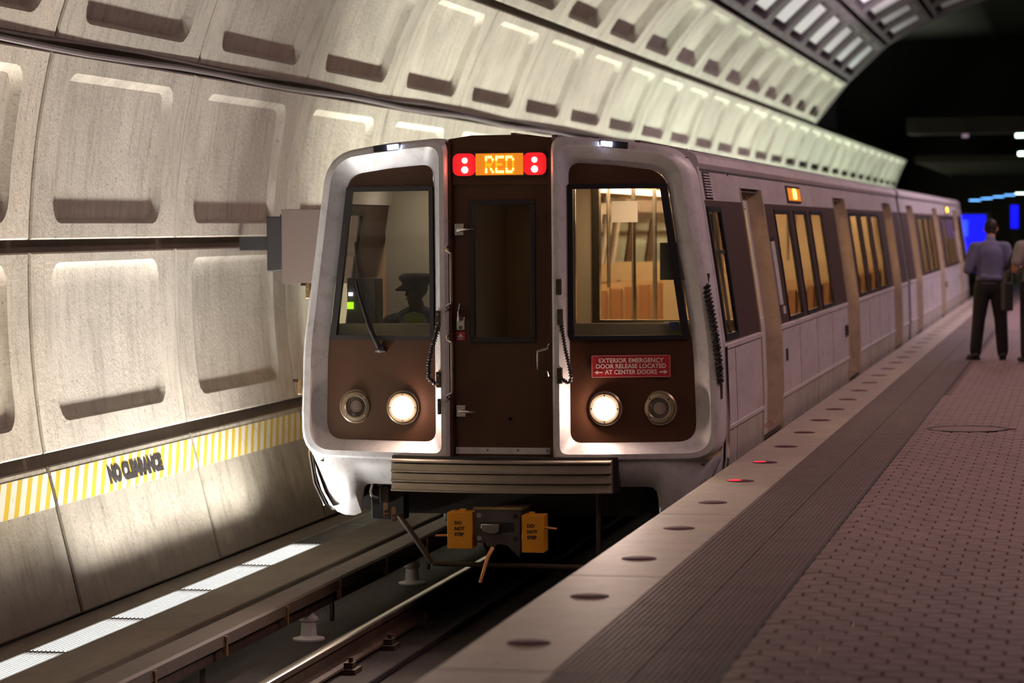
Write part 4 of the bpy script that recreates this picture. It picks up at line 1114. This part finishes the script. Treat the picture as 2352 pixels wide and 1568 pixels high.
# red plate
XP = 0.905
pl = MB().prism(rrect(0.628, 1.185, 0.602, 0.758, 0.012, 3), -0.003, 0.003)
pl.v = [(x, bow(x) + 0.072 + y, z) for x, y, z in pl.v]
ptilt = math.atan2(bow(1.185) - bow(0.628), 0.557)
pm = Matrix.Translation((0.9065, bow(0.9065) + 0.066, 0.68)) @ Matrix.Rotation(ptilt, 4, 'Z')
rp_ = link('emergency_notice', MB().prism(rrect(-0.2785, 0.2785, -0.078, 0.078, 0.012, 3), -0.003, 0.003).mesh('emergency_notice', M_REDP), car, mat=pm)
m = MB()
for a, b, c, d in ((-0.2745, 0.2745, 0.0735, 0.0755), (-0.2745, 0.2745, -0.0755, -0.0735), (-0.2745, -0.2725, -0.0755, 0.0755), (0.2725, 0.2745, -0.0755, 0.0755)): m.box(a, b, -0.0045, -0.002, c, d)
m.build('notice_border', M_CREAM, rp_)
upright = Matrix.Rotation(PI / 2, 4, 'X')
for body, z, sz in (('EXTERIOR EMERGENCY', 0.040, 0.046), ('DOOR RELEASE LOCATED', 0.0, 0.046), ('AT CENTER DOORS', -0.041, 0.046)):
    me = text_mesh(body, sz, M_CREAM, 0.0008, 'CENTER', 0.0012, 1.02)
    wd = max(v.co.x for v in me.vertices) - min(v.co.x for v in me.vertices)
    tw = {'EXTERIOR EMERGENCY': 0.455, 'DOOR RELEASE LOCATED': 0.49, 'AT CENTER DOORS': 0.365}[body]
    link('lettering', me, rp_, mat=Matrix.Translation((0, -0.004, z)) @ upright @ Matrix.Diagonal((tw / wd, 0.92, 1, 1)))
for sx in (-1, 1):
    P = [(sx * 0.258, -0.041), (sx * 0.232, -0.026), (sx * 0.232, -0.036), (sx * 0.200, -0.036), (sx * 0.200, -0.046), (sx * 0.232, -0.046), (sx * 0.232, -0.056)]
    MB().prism(P, -0.005, -0.003).build('arrow_mark', M_CREAM, rp_)

# coupler with two yellow boxes
cy = -0.36
def T(x): return x
cp = MB()
plate = [(-0.162, -0.300), (0.162, -0.302), (0.162, -0.545), (0.158, -0.648), (0.068, -0.560), (0.0, -0.552), (-0.02, -0.575), (-0.075, -0.568), (-0.09, -0.545), (-0.162, -0.540)]
cp.prism(plate, cy, cy + 0.05)
cpo = cp.build('coupler_plate', M_COUP, car, bevel=0.004)
MB().prism([(-0.12, -0.395), (0.12, -0.398), (0.12, -0.462), (0.02, -0.475), (-0.06, -0.475), (-0.12, -0.45)], cy - 0.003, cy + 0.002).build('coupler_mouth', M_RUB, cpo)
MB().prism([(-0.105, -0.405), (0.022, -0.408), (0.022, -0.46), (0.0, -0.475), (-0.05, -0.476), (-0.09, -0.46), (-0.11, -0.43)], cy - 0.05, cy - 0.003).build('coupler_hook', M_STEEL, cpo, bevel=0.006)
MB().box(-0.17, 0.17, cy - 0.01, cy + 0.06, -0.308, -0.296).build('coupler_lip', M_BRASS, cpo)
for x, z in ((-0.13, -0.35), (0.13, -0.355), (-0.13, -0.51), (0.13, -0.512)):
    MB().lathe([(0.018, -0.004), (0.018, 0.01)], (x, cy, z), 'y', 14).build('bolt_hole', M_RUB if x > 0 else M_STEEL, cpo)
MB().lathe([(0.030, 0.0), (0.030, -0.012), (0.016, -0.012), (0.016, -0.004)], (0.0, cy, -0.512), 'y', 18).build('pin', M_COUP, cpo)
MB().box(-0.12, 0.12, cy + 0.05, 0.8, -0.50, -0.34).build('coupler_shank', M_UNDER, car)
for sg, x0, x1, z0, z1 in ((-1, -0.355, -0.178, -0.585, -0.33), (1, 0.178, 0.333, -0.605, -0.345)):
    yy = cy - 0.02
    bo = MB().box(x0, x1, yy, yy + 0.16, z0, z1).build('electric_coupler_box', M_YEL, car, bevel=0.003, label='yellow box marked DO NOT STEP')
    xin = x0 + 0.09 if sg < 0 else x0 + 0.045
    MB().box(x0 + (0.085 if sg < 0 else 0.05), x0 + (0.125 if sg < 0 else 0.085), yy + 0.01, yy + 0.05, z1, z1 + 0.022).build('box_tab', M_YEL, bo)
    for li, body in enumerate(('DO', 'NOT', 'STEP')):
        me = text_mesh(body, 0.034, M_INK, 0.0006, 'LEFT', 0.0012, 0.95)
        tx_ = x0 + (0.052 if sg < 0 else 0.038)
        link('lettering', me, bo, mat=Matrix.Translation((tx_, yy - 0.0012, z1 - 0.075 - li * 0.040)) @ upright)
    rx = x0 if sg < 0 else x1
    MB().tube([(rx, yy + 0.03, -0.495 if sg < 0 else -0.43), (rx + sg * 0.09, yy + 0.02, -0.498 if sg < 0 else -0.438)], 0.008, 8).build('latch_rod', M_COPPER, bo)
MB().tube([(-0.03, cy - 0.02, -0.575), (-0.055, cy - 0.06, -0.63), (-0.105, cy - 0.10, -0.81)], [0.016, 0.014, 0.012], 8).build('uncoupling_lever', M_COPPER, car)
# pipes and brackets under the front
MB().tube([(-0.54, -0.05, -0.735), (0.66, -0.05, -0.745)], 0.018, 10).build('guard_pipe', M_UNDER, car)
MB().tube([(-0.80, 0.0, -0.40), (-0.68, -0.03, -0.55), (-0.55, -0.05, -0.73)], 0.022, 8).build('guard_pipe', M_UNDER, car)
MB().tube([(0.66, -0.04, -0.18), (0.66, -0.05, -0.745)], 0.016, 8).build('guard_pipe', M_UNDER, car)
MB().tube([(-1.00, 0.02, -0.18), (-1.01, 0.0, -0.23), (-1.0, 0.0, -0.26), (-0.96, 0.02, -0.28)], 0.012, 8).build('air_hose', M_STEEL, car)
MB().box(-0.97, -0.90, 0.1, 0.2, -0.32, -0.20).build('equipment_box', M_UNDER, car, bevel=0.005)
MB().box(-1.05, -0.80, 0.16, 0.30, -0.45, -0.22).build('equipment_box', M_DARK, car, bevel=0.01)
for x, z in ((-0.905, -0.36), (-0.845, -0.39)):
    h = MB().prism(rrect(x - 0.018, x + 0.018, z - 0.06, z + 0.05, 0.016, 4), 0.02, 0.04).build('hose_hanger', mat('rust_orange', (0.20, 0.085, 0.03), 0.6), car)
    for dz in (-0.045, -0.015): MB().lathe([(0.011, 0.0), (0.011, -0.004)], (x, 0.02, z + dz), 'y', 12).build('hanger_hole', M_RUB, h)
MB().box(-1.05, 0.9, 0.35, 0.40, -0.42, -0.02).build('headstock', M_DARK, car)

# second car, turned round, coupled behind
car2 = copy_tree(car)
car2.location = (-3.97, 18.4 + LEN * 2 + 0.55, 0); car2.rotation_euler = (0, 0, PI)
car2['label'] = 'second metro train car coupled behind the first one'
def strip(o):
    for ch in list(o.children): strip(ch)
    bpy.data.objects.remove(o)
for ch in list(car2.children):
    b = ch.name.split('.')[0]
    if ch.type == 'LIGHT' or b in ('seat', 'draught_screen', 'guard_pipe', 'wiper', 'safety_cable', 'cable_bracket', 'side_bracket', 'coupler_plate', 'electric_coupler_box', 'uncoupling_lever', 'hose_hanger', 'grab_bar', 'emergency_notice', 'headlight', 'unlit_lamp', 'indicator', 'control_panel'):
        strip(ch)

# ------------------------------------------------------------------ board bracketed to the vault wall beside the cab
t = empty('wall_board', (-6.5, 22.0, 1.5), label='plain brown-grey board bracketed out from the vault wall beside the cab', cat='sign board')
MB().box(-0.22, 0.62, -0.015, 0.015, -0.31, 0.33).build('panel', M_BOARD, t, bevel=0.004)
MB().box(-0.36, -0.22, 0.0, 0.16, -0.20, 0.27).build('bracket_box', M_DBOX, t, bevel=0.01)
MB().box(-0.62, -0.34, 0.05, 0.12, -0.02, 0.10).build('bracket_arm', M_DBOX, t)
MB().box(-0.24, 0.62, 0.015, 0.05, 0.24, 0.29).build('stiffener', M_DBOX, t)

# ------------------------------------------------------------------ far screens and lamps
t = empty('video_screen', (-2.95, 72, 1.35), label='bright blue glowing screen beyond the end of the train', cat='screen')
MB().box(-0.62, 0.65, 0, 0.08, -1.0, 0.62).build('cabinet', M_DBOX, t)
MB().box(-0.60, 0.52, -0.012, 0.0, -0.95, 0.55).build('display', M_BLUE, t)
MB().box(-0.38, 0.05, -0.016, -0.011, -0.02, 0.42).build('bright_area', M_BLUE2, t)
t = empty('video_screen', (-1.72, 74, 1.85), label='small upright blue screen in the dark to the right of the bowed man', cat='screen')
MB().box(-0.12, 0.12, 0, 0.08, -0.34, 0.34).build('cabinet', M_DBOX, t)
MB().box(-0.10, 0.10, -0.012, 0.0, -0.31, 0.31).build('display', M_BLUE, t)
for k in range(5):
    x = -2.75 + 0.27 * k
    t = empty('ceiling_lamp', (x, 73 + k * 1.5, 2.30 + 0.06 * k), label='blue-white strip lamp beyond the bowed man, %s of five from the train side' % ('first', 'second', 'third', 'fourth', 'last')[k], cat='lamp', group='strip lamps above the man')
    MB().box(-0.16, 0.16, 0.0, 0.1, 0.0, 0.05).build('housing', M_DBOX, t)
    MB().box(-0.15, 0.15, -0.01, 0.02, -0.012, 0.012).build('tube', M_CYAN if k < 4 else M_WHL, t)
t = empty('video_screen_mast', (-2.95, 72.06, 0), label='dark mast carrying the large blue screen', cat='mast')
MB().box(-0.05, 0.05, -0.0, 0.08, 0.0, 0.36).build('mast', M_DBOX, t)
t = empty('video_screen_mast', (-1.72, 74.06, 0), label='dark mast carrying the small upright blue screen', cat='mast')
MB().box(-0.04, 0.04, 0.0, 0.08, 0.0, 1.52).build('mast', M_DBOX, t)

# ------------------------------------------------------------------ people
def ell(m, p0, p1, r0, r1, side=(1, 0, 0), seg=14, cap=True):
    """tapered limb; r = (a, b): a along `side`, b across it"""
    p0, p1 = Vector(p0), Vector(p1); ax = (p1 - p0); L = ax.length; t = ax / L
    s = Vector(side); s = (s - t * s.dot(t))
    s = s.normalized() if s.length > 1e-4 else t.orthogonal().normalized()
    b = t.cross(s)
    r0 = (r0, r0) if not isinstance(r0, tuple) else r0; r1 = (r1, r1) if not isinstance(r1, tuple) else r1
    rings = []
    K = 4
    for k in range(K, -1, -1):
        a = PI / 2 * k / K; c = p0 - t * (sum(r0) / 2) * math.sin(a)
        rings.append((c, max(0.04, math.cos(a)) * r0[0], max(0.04, math.cos(a)) * r0[1]))
    for k in range(1, 4):
        f = k / 4; rings.append((p0.lerp(p1, f), r0[0] + (r1[0] - r0[0]) * f, r0[1] + (r1[1] - r0[1]) * f))
    for k in range(0, K + 1):
        a = PI / 2 * k / K; c = p1 + t * (sum(r1) / 2) * math.sin(a)
        rings.append((c, max(0.04, math.cos(a)) * r1[0], max(0.04, math.cos(a)) * r1[1]))
    loops = [[c + s * math.cos(2 * PI * j / seg) * ra + b * math.sin(2 * PI * j / seg) * rb for j in range(seg)] for c, ra, rb in rings]
    m.loft([[tuple(q) for q in l] for l in loops])
    n0 = len(m.v) - len(loops) * seg
    m.f.append(tuple(range(n0, n0 + seg))[::-1]); m.f.append(tuple(range(len(m.v) - seg, len(m.v))))
def fuse(m, name, mt, parent, vox=0.009, smooth=8, **k):
    me = m.mesh(name, mt, 0)
    o = link(name, me)
    r = o.modifiers.new('r', 'REMESH'); r.mode = 'VOXEL'; r.voxel_size = vox; r.use_smooth_shade = True
    s = o.modifiers.new('s', 'SMOOTH'); s.factor = 0.5; s.iterations = smooth
    dg = bpy.context.evaluated_depsgraph_get(); dg.update()
    m2 = bpy.data.meshes.new_from_object(o.evaluated_get(dg)); m2.name = name
    bpy.data.objects.remove(o); m2.shade_smooth()
    if not m2.materials: m2.materials.append(mt)
    return link(name, m2, parent, **k)
def head(m, c, f, up, s=1.0):
    """skull, jaw, nose, ears; f = facing direction"""
    c, f, up = Vector(c), Vector(f).normalized(), Vector(up).normalized(); sd = f.cross(up).normalized()
    ell(m, c + up * 0.025 * s - f * 0.012, c + up * 0.045 * s - f * 0.02, (0.074 * s, 0.092 * s), (0.072 * s, 0.088 * s), sd)
    ell(m, c - up * 0.02 * s + f * 0.012, c - up * 0.075 * s + f * 0.03, (0.064 * s, 0.074 * s), (0.040 * s, 0.045 * s), sd)
    ell(m, c + f * 0.088 * s + up * 0.015, c + f * 0.105 * s - up * 0.022, 0.010 * s, 0.014 * s, sd, 8)
    for k in (-1, 1):
        ell(m, c + sd * k * 0.076 * s - up * 0.02 - f * 0.01, c + sd * k * 0.082 * s + up * 0.018 - f * 0.018, (0.016, 0.008), (0.018, 0.008), f, 8)
    return c, f, up, sd
def face(parent, c, f, up, sd, skin_dark, s=1.0, em=None):
    for k in (-1, 1):
        e = MB().lathe([(0.004, -0.010), (0.011, -0.006), (0.0125, 0), (0.004, 0.010)], (0, 0, 0), 'y', 12).mesh('eye', em or M_WHITEP)
        p = c + sd * k * 0.031 * s + up * 0.012 * s + f * 0.078 * s
        R = Matrix((sd, -f, up)).transposed().to_4x4(); link('eye', e, parent, mat=Matrix.Translation(p) @ R)
    q = c - up * 0.052 * s + f * 0.082 * s
    m = MB(); ell(m, q - sd * 0.022, q + sd * 0.022, 0.006, 0.006, up, 8); m.build('mouth', skin_dark, parent)
def hand(m, w, d, palm_n, s=1.0, curl=0.5):
    """w wrist, d direction to the knuckles, palm normal; five separate fingers"""
    w, d, n = Vector(w), Vector(d).normalized(), Vector(palm_n).normalized(); sd = d.cross(n).normalized()
    ell(m, w, w + d * 0.075 * s, (0.028 * s, 0.017 * s), (0.038 * s, 0.014 * s), sd, 10)
    for k, ln in enumerate((0.066, 0.074, 0.070, 0.056)):
        b = w + d * 0.085 * s + sd * (k - 1.5) * 0.021 * s
        p = b + (d * math.cos(curl * .6) + n * math.sin(curl * .6)) * ln * 0.5 * s
        q = p + (d * math.cos(curl * 1.6) + n * math.sin(curl * 1.6)) * ln * 0.5 * s
        ell(m, b, p, 0.0092 * s, 0.0085 * s, sd, 8); ell(m, p, q, 0.0085 * s, 0.007 * s, sd, 8)
    b = w + d * 0.02 * s - sd * 0.028 * s; p = b + (d * 0.7 - sd * 0.6 + n * 0.3).normalized() * 0.04 * s; q = p + (d * 0.9 + n * 0.4).normalized() * 0.032 * s
    ell(m, b, p, 0.013 * s, 0.010 * s, n, 8); ell(m, p, q, 0.010 * s, 0.008 * s, n, 8)

# man seen from behind, head bowed over something held in front of him; local +y is where he faces
p = empty('person', (-1.06, 32.9, 0), 0.10, label='person in a lavender shirt and dark trousers, head bowed, back turned, on the platform', cat='person')
b = MB()
hips, chest, neck = Vector((0, 0.0, 0.93)), Vector((0, 0.02, 1.28)), Vector((0.01, 0.05, 1.45))
ell(b, (0, 0, 0.93), (0, 0.005, 1.05), (0.145, 0.105), (0.135, 0.095)); ell(b, (0, 0.005, 1.08), (0, 0.02, 1.30), (0.14, 0.10), (0.165, 0.11))
ell(b, (-0.13, 0.02, 1.385), (0.13, 0.02, 1.385), 0.055, 0.055, (0, 0, 1)); ell(b, (0, 0.03, 1.40), (0.015, 0.075, 1.50), 0.062, 0.055)
hc = head(b, (0.02, 0.125, 1.575), (0.05, 0.80, -0.42), (0.0, 0.42, 0.80))
for sg, kx, ky, fx, fy, tx, ty in ((-1, -0.135, 0.01, -0.175, -0.02, -0.21, 0.11), (1, 0.13, 0.01, 0.15, -0.01, 0.155, 0.13)):
    ell(b, (sg * 0.085, 0.0, 0.90), (kx, ky + 0.01, 0.50), 0.085, 0.056); ell(b, (kx, ky + 0.01, 0.50), (fx, fy, 0.09), 0.056, 0.038)
    ell(b, (fx, fy - 0.02, 0.045), (tx, ty, 0.035), 0.036, 0.032)
    ell(b, (sg * 0.19, 0.02, 1.36), (sg * 0.255, -0.01, 1.11), 0.052, 0.042); ell(b, (sg * 0.255, -0.01, 1.11), (sg * 0.12, 0.22, 1.13), 0.040, 0.028)
    hand(b, (sg * 0.12, 0.22, 1.13), (-sg * 0.55, 0.75, 0.15), (0, -0.3, 1), 1.0, 0.9)
bo = fuse(b, 'body', M_SKIN, p, 0.007, 5)
face(p, hc[0], hc[1], hc[2], hc[3], M_SKIND)
m = MB(); c, f, up, sd = hc
ell(m, c + up * 0.04 - f * 0.022, c + up * 0.05 - f * 0.028, (0.083, 0.094), (0.080, 0.090), sd); ell(m, c - f * 0.045 + up * 0.01, c - f * 0.04 - up * 0.035, (0.070, 0.050), (0.058, 0.040), sd)
fuse(m, 'hair', M_HAIR, p, 0.008, 4)
m = MB()
ell(m, (0, 0.0, 0.96), (0, 0.005, 1.08), (0.170, 0.125), (0.165, 0.118)); ell(m, (0, 0.005, 1.05), (0, 0.01, 1.28), (0.165, 0.118), (0.190, 0.125))
ell(m, (0, 0.01, 1.26), (0, 0.015, 1.335), (0.185, 0.12), (0.165, 0.10)); ell(m, (-0.165, 0.015, 1.375), (0.165, 0.015, 1.375), 0.066, 0.066, (0, 0, 1)); ell(m, (0, 0.02, 1.40), (0.005, 0.035, 1.455), (0.085, 0.07), (0.064, 0.058))
for sg in (-1, 1):
    ell(m, (sg * 0.185, 0.015, 1.365), (sg * 0.265, -0.02, 1.10), 0.074, 0.062); ell(m, (sg * 0.265, -0.02, 1.10), (sg * 0.165, 0.16, 1.12), 0.058, 0.042)
ell(m, (-0.14, 0, 1.0), (0.14, 0, 0.985), 0.035, 0.035, (0, 0, 1)); ell(m, (-0.10, -0.10, 1.01), (0.12, -0.10, 0.99), 0.03, 0.03, (0, 0, 1))
fuse(m, 'shirt', M_SHIRT, p, 0.010, 6)
m = MB()
ell(m, (0, 0, 0.90), (0, 0, 0.965), (0.170, 0.125), (0.158, 0.115))
for sg, kx, ky, fx, fy in ((-1, -0.135, 0.01, -0.175, -0.02), (1, 0.13, 0.01, 0.15, -0.01)):
    ell(m, (sg * 0.088, 0.0, 0.88), (kx, ky, 0.50), (0.108, 0.112), (0.082, 0.085)); ell(m, (kx, ky, 0.50), (fx, fy, 0.12), (0.082, 0.085), (0.072, 0.078))
    ell(m, (fx, fy, 0.12), (fx, fy, 0.085), (0.072, 0.078), (0.066, 0.075))
fuse(m, 'trousers', M_TROU, p, 0.010, 5)
m = MB(); ell(m, (-0.12, 0, 0.975), (0.12, 0, 0.975), 0.02, 0.02, (0, 0, 1))
for k in range(1):
    bl = [[(math.cos(a) * 0.172, math.sin(a) * 0.128, z) for a in [2 * PI * j / 28 for j in range(28)]] for z in (0.945, 0.975)]
    MB().loft([[(x * 0.95, y * 0.95, z) for x, y, z in bl[0]], bl[0], bl[1], [(x * 0.95, y * 0.95, z) for x, y, z in bl[1]]]).build('belt', M_SHOE, p)
for fx, fy, tx, ty in ((-0.175, -0.02, -0.23, 0.13), (0.15, -0.01, 0.155, 0.15)):
    m = MB(); ell(m, (fx, fy - 0.045, 0.048), (tx, ty, 0.036), (0.046, 0.044), (0.044, 0.032)); ell(m, (fx, fy - 0.03, 0.07), (fx, fy, 0.10), 0.044, 0.042)
    d_ = Vector((tx - fx, ty - fy, 0)).normalized(); sdv = Vector((d_.y, -d_.x, 0))
    m.obox(Vector(((fx + tx) / 2, (fy + ty) / 2 - 0.02, 0.012)), d_, sdv, (0, 0, 1), 0.13, 0.042, 0.012)
    fuse(m, 'shoe', M_SHOE, p, 0.006, 3)

# second traveller at the edge of the frame
p = empty('person', (-0.50, 32.2, 0), 0.35, label='person at the frame edge in a grey short-sleeved top beside a hanging black bag', cat='person')
b = MB()
ell(b, (0, 0, 0.95), (0, 0, 1.06), (0.14, 0.10), (0.13, 0.095)); ell(b, (0, 0.005, 1.10), (0, 0.01, 1.33), (0.14, 0.10), (0.165, 0.11))
ell(b, (-0.13, 0.01, 1.40), (0.13, 0.01, 1.40), 0.055, 0.055, (0, 0, 1)); ell(b, (0, 0.01, 1.42), (0, 0.03, 1.52), 0.06, 0.055)
hc = head(b, (0, 0.05, 1.625), (0, 1, -0.05), (0, 0.05, 1))
for sg in (-1, 1):
    ell(b, (sg * 0.085, 0, 0.92), (sg * 0.11, 0.01, 0.50), 0.085, 0.056); ell(b, (sg * 0.11, 0.01, 0.50), (sg * 0.12, 0, 0.09), 0.056, 0.038); ell(b, (sg * 0.12, -0.02, 0.045), (sg * 0.135, 0.13, 0.035), 0.036, 0.032)
    ell(b, (sg * 0.19, 0.01, 1.38), (sg * 0.265, 0.0, 1.10), 0.05, 0.042); ell(b, (sg * 0.265, 0.0, 1.10), (sg * 0.16, 0.20, 1.13), 0.040, 0.028)
    hand(b, (sg * 0.16, 0.20, 1.13), (-sg * 0.5, 0.8, 0.1), (0, -0.3, 1), 1.0, 0.8)
fuse(b, 'body', M_SKIN, p, 0.007, 5); face(p, *hc, M_SKIND)
m = MB(); c, f, up, sd = hc
ell(m, c + up * 0.04 - f * 0.022, c + up * 0.05 - f * 0.028, (0.083, 0.094), (0.080, 0.090), sd); ell(m, c - f * 0.045, c - f * 0.04 - up * 0.04, (0.070, 0.050), (0.058, 0.040), sd)
fuse(m, 'hair', M_HAIR, p, 0.008, 4)
m = MB()
ell(m, (0, 0, 0.98), (0, 0, 1.10), (0.168, 0.122), (0.160, 0.115)); ell(m, (0, 0.005, 1.08), (0, 0.01, 1.33), (0.162, 0.115), (0.188, 0.125)); ell(m, (-0.16, 0.01, 1.39), (0.16, 0.01, 1.39), 0.066, 0.066, (0, 0, 1)); ell(m, (0, 0.01, 1.42), (0, 0.015, 1.46), (0.08, 0.07), (0.062, 0.058))
for sg in (-1, 1): ell(m, (sg * 0.185, 0.01, 1.38), (sg * 0.24, 0.0, 1.20), 0.074, 0.066)
fuse(m, 'shirt', M_GREYT, p, 0.010, 5)
m = MB(); ell(m, (0, 0, 0.92), (0, 0, 0.985), (0.168, 0.122), (0.158, 0.115))
for sg in (-1, 1):
    ell(m, (sg * 0.088, 0, 0.90), (sg * 0.11, 0.01, 0.5), (0.105, 0.11), (0.08, 0.082)); ell(m, (sg * 0.11, 0.01, 0.5), (sg * 0.12, 0, 0.10), (0.08, 0.082), (0.066, 0.072))
fuse(m, 'trousers', M_TROU, p, 0.010, 5)
for sg in (-1, 1):
    m = MB(); ell(m, (sg * 0.12, -0.045, 0.048), (sg * 0.138, 0.15, 0.036), (0.046, 0.044), (0.044, 0.032)); fuse(m, 'shoe', M_SHOE, p, 0.007, 3)
t = empty('shoulder_bag', (-0.84, 32.25, 0.60), 0.2, label='black soft bag hanging between the bowed man and the frame edge', cat='bag')
m = MB(); ell(m, (0, 0, 0.10), (0, 0, 0.42), (0.055, 0.13), (0.045, 0.11), (1, 0, 0)); m.box(-0.05, 0.05, -0.15, 0.15, 0.02, 0.36)
fuse(m, 'bag_body', M_DBOX, t, 0.012, 6)
MB().tube([(0, -0.11, 0.40), (0.04, -0.06, 0.60), (0.10, -0.02, 0.76), (0.13, 0.0, 0.815), (0.10, 0.03, 0.76), (0.04, 0.07, 0.60), (0, 0.11, 0.40)], 0.012, 8).build('strap', M_DBOX, t)

# train operator, seated behind the left windshield; faces the camera side (-y)
p = empty('person', (-4.80, 19.12, 0), PI, label='seated train operator with a dark peaked cap and lime vest behind the windshield', cat='person')
b = MB()
ell(b, (0, 0, 0.55), (0, 0, 0.70), (0.15, 0.11), (0.14, 0.10)); ell(b, (0, 0, 0.72), (0, 0.01, 0.92), (0.145, 0.105), (0.17, 0.11))
ell(b, (-0.14, 0.01, 0.97), (0.14, 0.01, 0.97), 0.055, 0.055, (0, 0, 1)); ell(b, (0, 0.01, 0.99), (0, 0.03, 1.09), 0.062, 0.058)
hc = head(b, (0, 0.045, 1.195), (0.45, 1, -0.04), (0, 0.04, 1), 1.05)
for sg in (-1, 1):
    ell(b, (sg * 0.09, 0.02, 0.53), (sg * 0.12, 0.36, 0.52), 0.082, 0.058); ell(b, (sg * 0.12, 0.36, 0.50), (sg * 0.12, 0.34, 0.10), 0.056, 0.038); ell(b, (sg * 0.12, 0.32, 0.045), (sg * 0.12, 0.45, 0.035), 0.036, 0.032)
    ell(b, (sg * 0.20, 0.01, 0.95), (sg * 0.25, 0.04, 0.69), 0.052, 0.042); ell(b, (sg * 0.25, 0.04, 0.69), (sg * 0.20, 0.20, 0.80), 0.040, 0.028)
    hand(b, (sg * 0.20, 0.20, 0.80), (-sg * 0.2, 0.6, 0.3), (0, 0.4, -1), 0.95, 0.6)
fuse(b, 'body', M_SKIND, p, 0.008, 5); face(p, *hc, M_SHOE, 1.05, M_EYED)
m = MB(); c, f, up, sd = hc
m.lathe([(0.02, 0.135), (0.10, 0.13), (0.132, 0.105), (0.128, 0.085), (0.093, 0.045), (0.088, 0.03)], tuple(c - f * 0.005), 'z', 28)
m.obox(c + up * 0.028 + f * 0.115, sd, (f - up * 0.35).normalized(), (up + f * 0.35).normalized(), 0.070, 0.050, 0.008)
fuse(m, 'peaked_cap', M_NAVY, p, 0.007, 4)
m = MB()
ell(m, (0, 0, 0.55), (0, 0, 0.72), (0.17, 0.125), (0.165, 0.12)); ell(m, (0, 0, 0.72), (0, 0.01, 0.93), (0.165, 0.12), (0.195, 0.125)); ell(m, (-0.17, 0.01, 0.965), (0.17, 0.01, 0.965), 0.066, 0.066, (0, 0, 1)); ell(m, (0, 0.01, 0.98), (0, 0.015, 1.035), (0.08, 0.07), (0.066, 0.062))
for sg in (-1, 1): ell(m, (sg * 0.20, 0.01, 0.95), (sg * 0.255, 0.04, 0.69), 0.070, 0.056); ell(m, (sg * 0.255, 0.04, 0.69), (sg * 0.205, 0.18, 0.79), 0.052, 0.040)
fuse(m, 'jacket', M_NAVY, p, 0.010, 4)
m = MB()
ell(m, (0, 0, 0.60), (0, 0, 0.72), (0.182, 0.135), (0.178, 0.132)); ell(m, (0, 0, 0.72), (0, 0.01, 0.93), (0.178, 0.132), (0.170, 0.135))
for sg in (-1, 1): ell(m, (sg * 0.10, 0.015, 0.95), (sg * 0.12, 0.015, 0.965), 0.075, 0.070)
fuse(m, 'vest', M_VEST, p, 0.010, 4)
for sg in (-1, 1):
    MB().tube([(sg * 0.085, 0.155, 0.68), (sg * 0.085, 0.155, 0.90), (sg * 0.095, 0.11, 0.99)], 0.018, 6).build('reflective_band', M_VESTR, p)
m = MB()
for sg in (-1, 1): ell(m, (sg * 0.09, 0.02, 0.53), (sg * 0.12, 0.36, 0.52), (0.10, 0.10), 0.075); ell(m, (sg * 0.12, 0.36, 0.50), (sg * 0.12, 0.34, 0.12), 0.075, 0.06)
fuse(m, 'trousers', M_NAVY, p, 0.012, 4)
t = empty('operator_seat', (-4.80, 19.31, 0), 0, label='grey driver seat behind the seated train operator', cat='seat')
MB().box(-0.24, 0.24, -0.42, 0.12, 0.36, 0.44).build('cushion', M_CABG, t, bevel=0.02); MB().box(-0.23, 0.23, 0.02, 0.10, 0.44, 0.98).build('backrest', M_CABG, t, bevel=0.03); MB().lathe([(0.16, 0.0), (0.16, 0.02), (0.05, 0.04), (0.05, 0.36)], (0, -0.12, 0), 'z', 20).build('pedestal', M_UNDER, t)
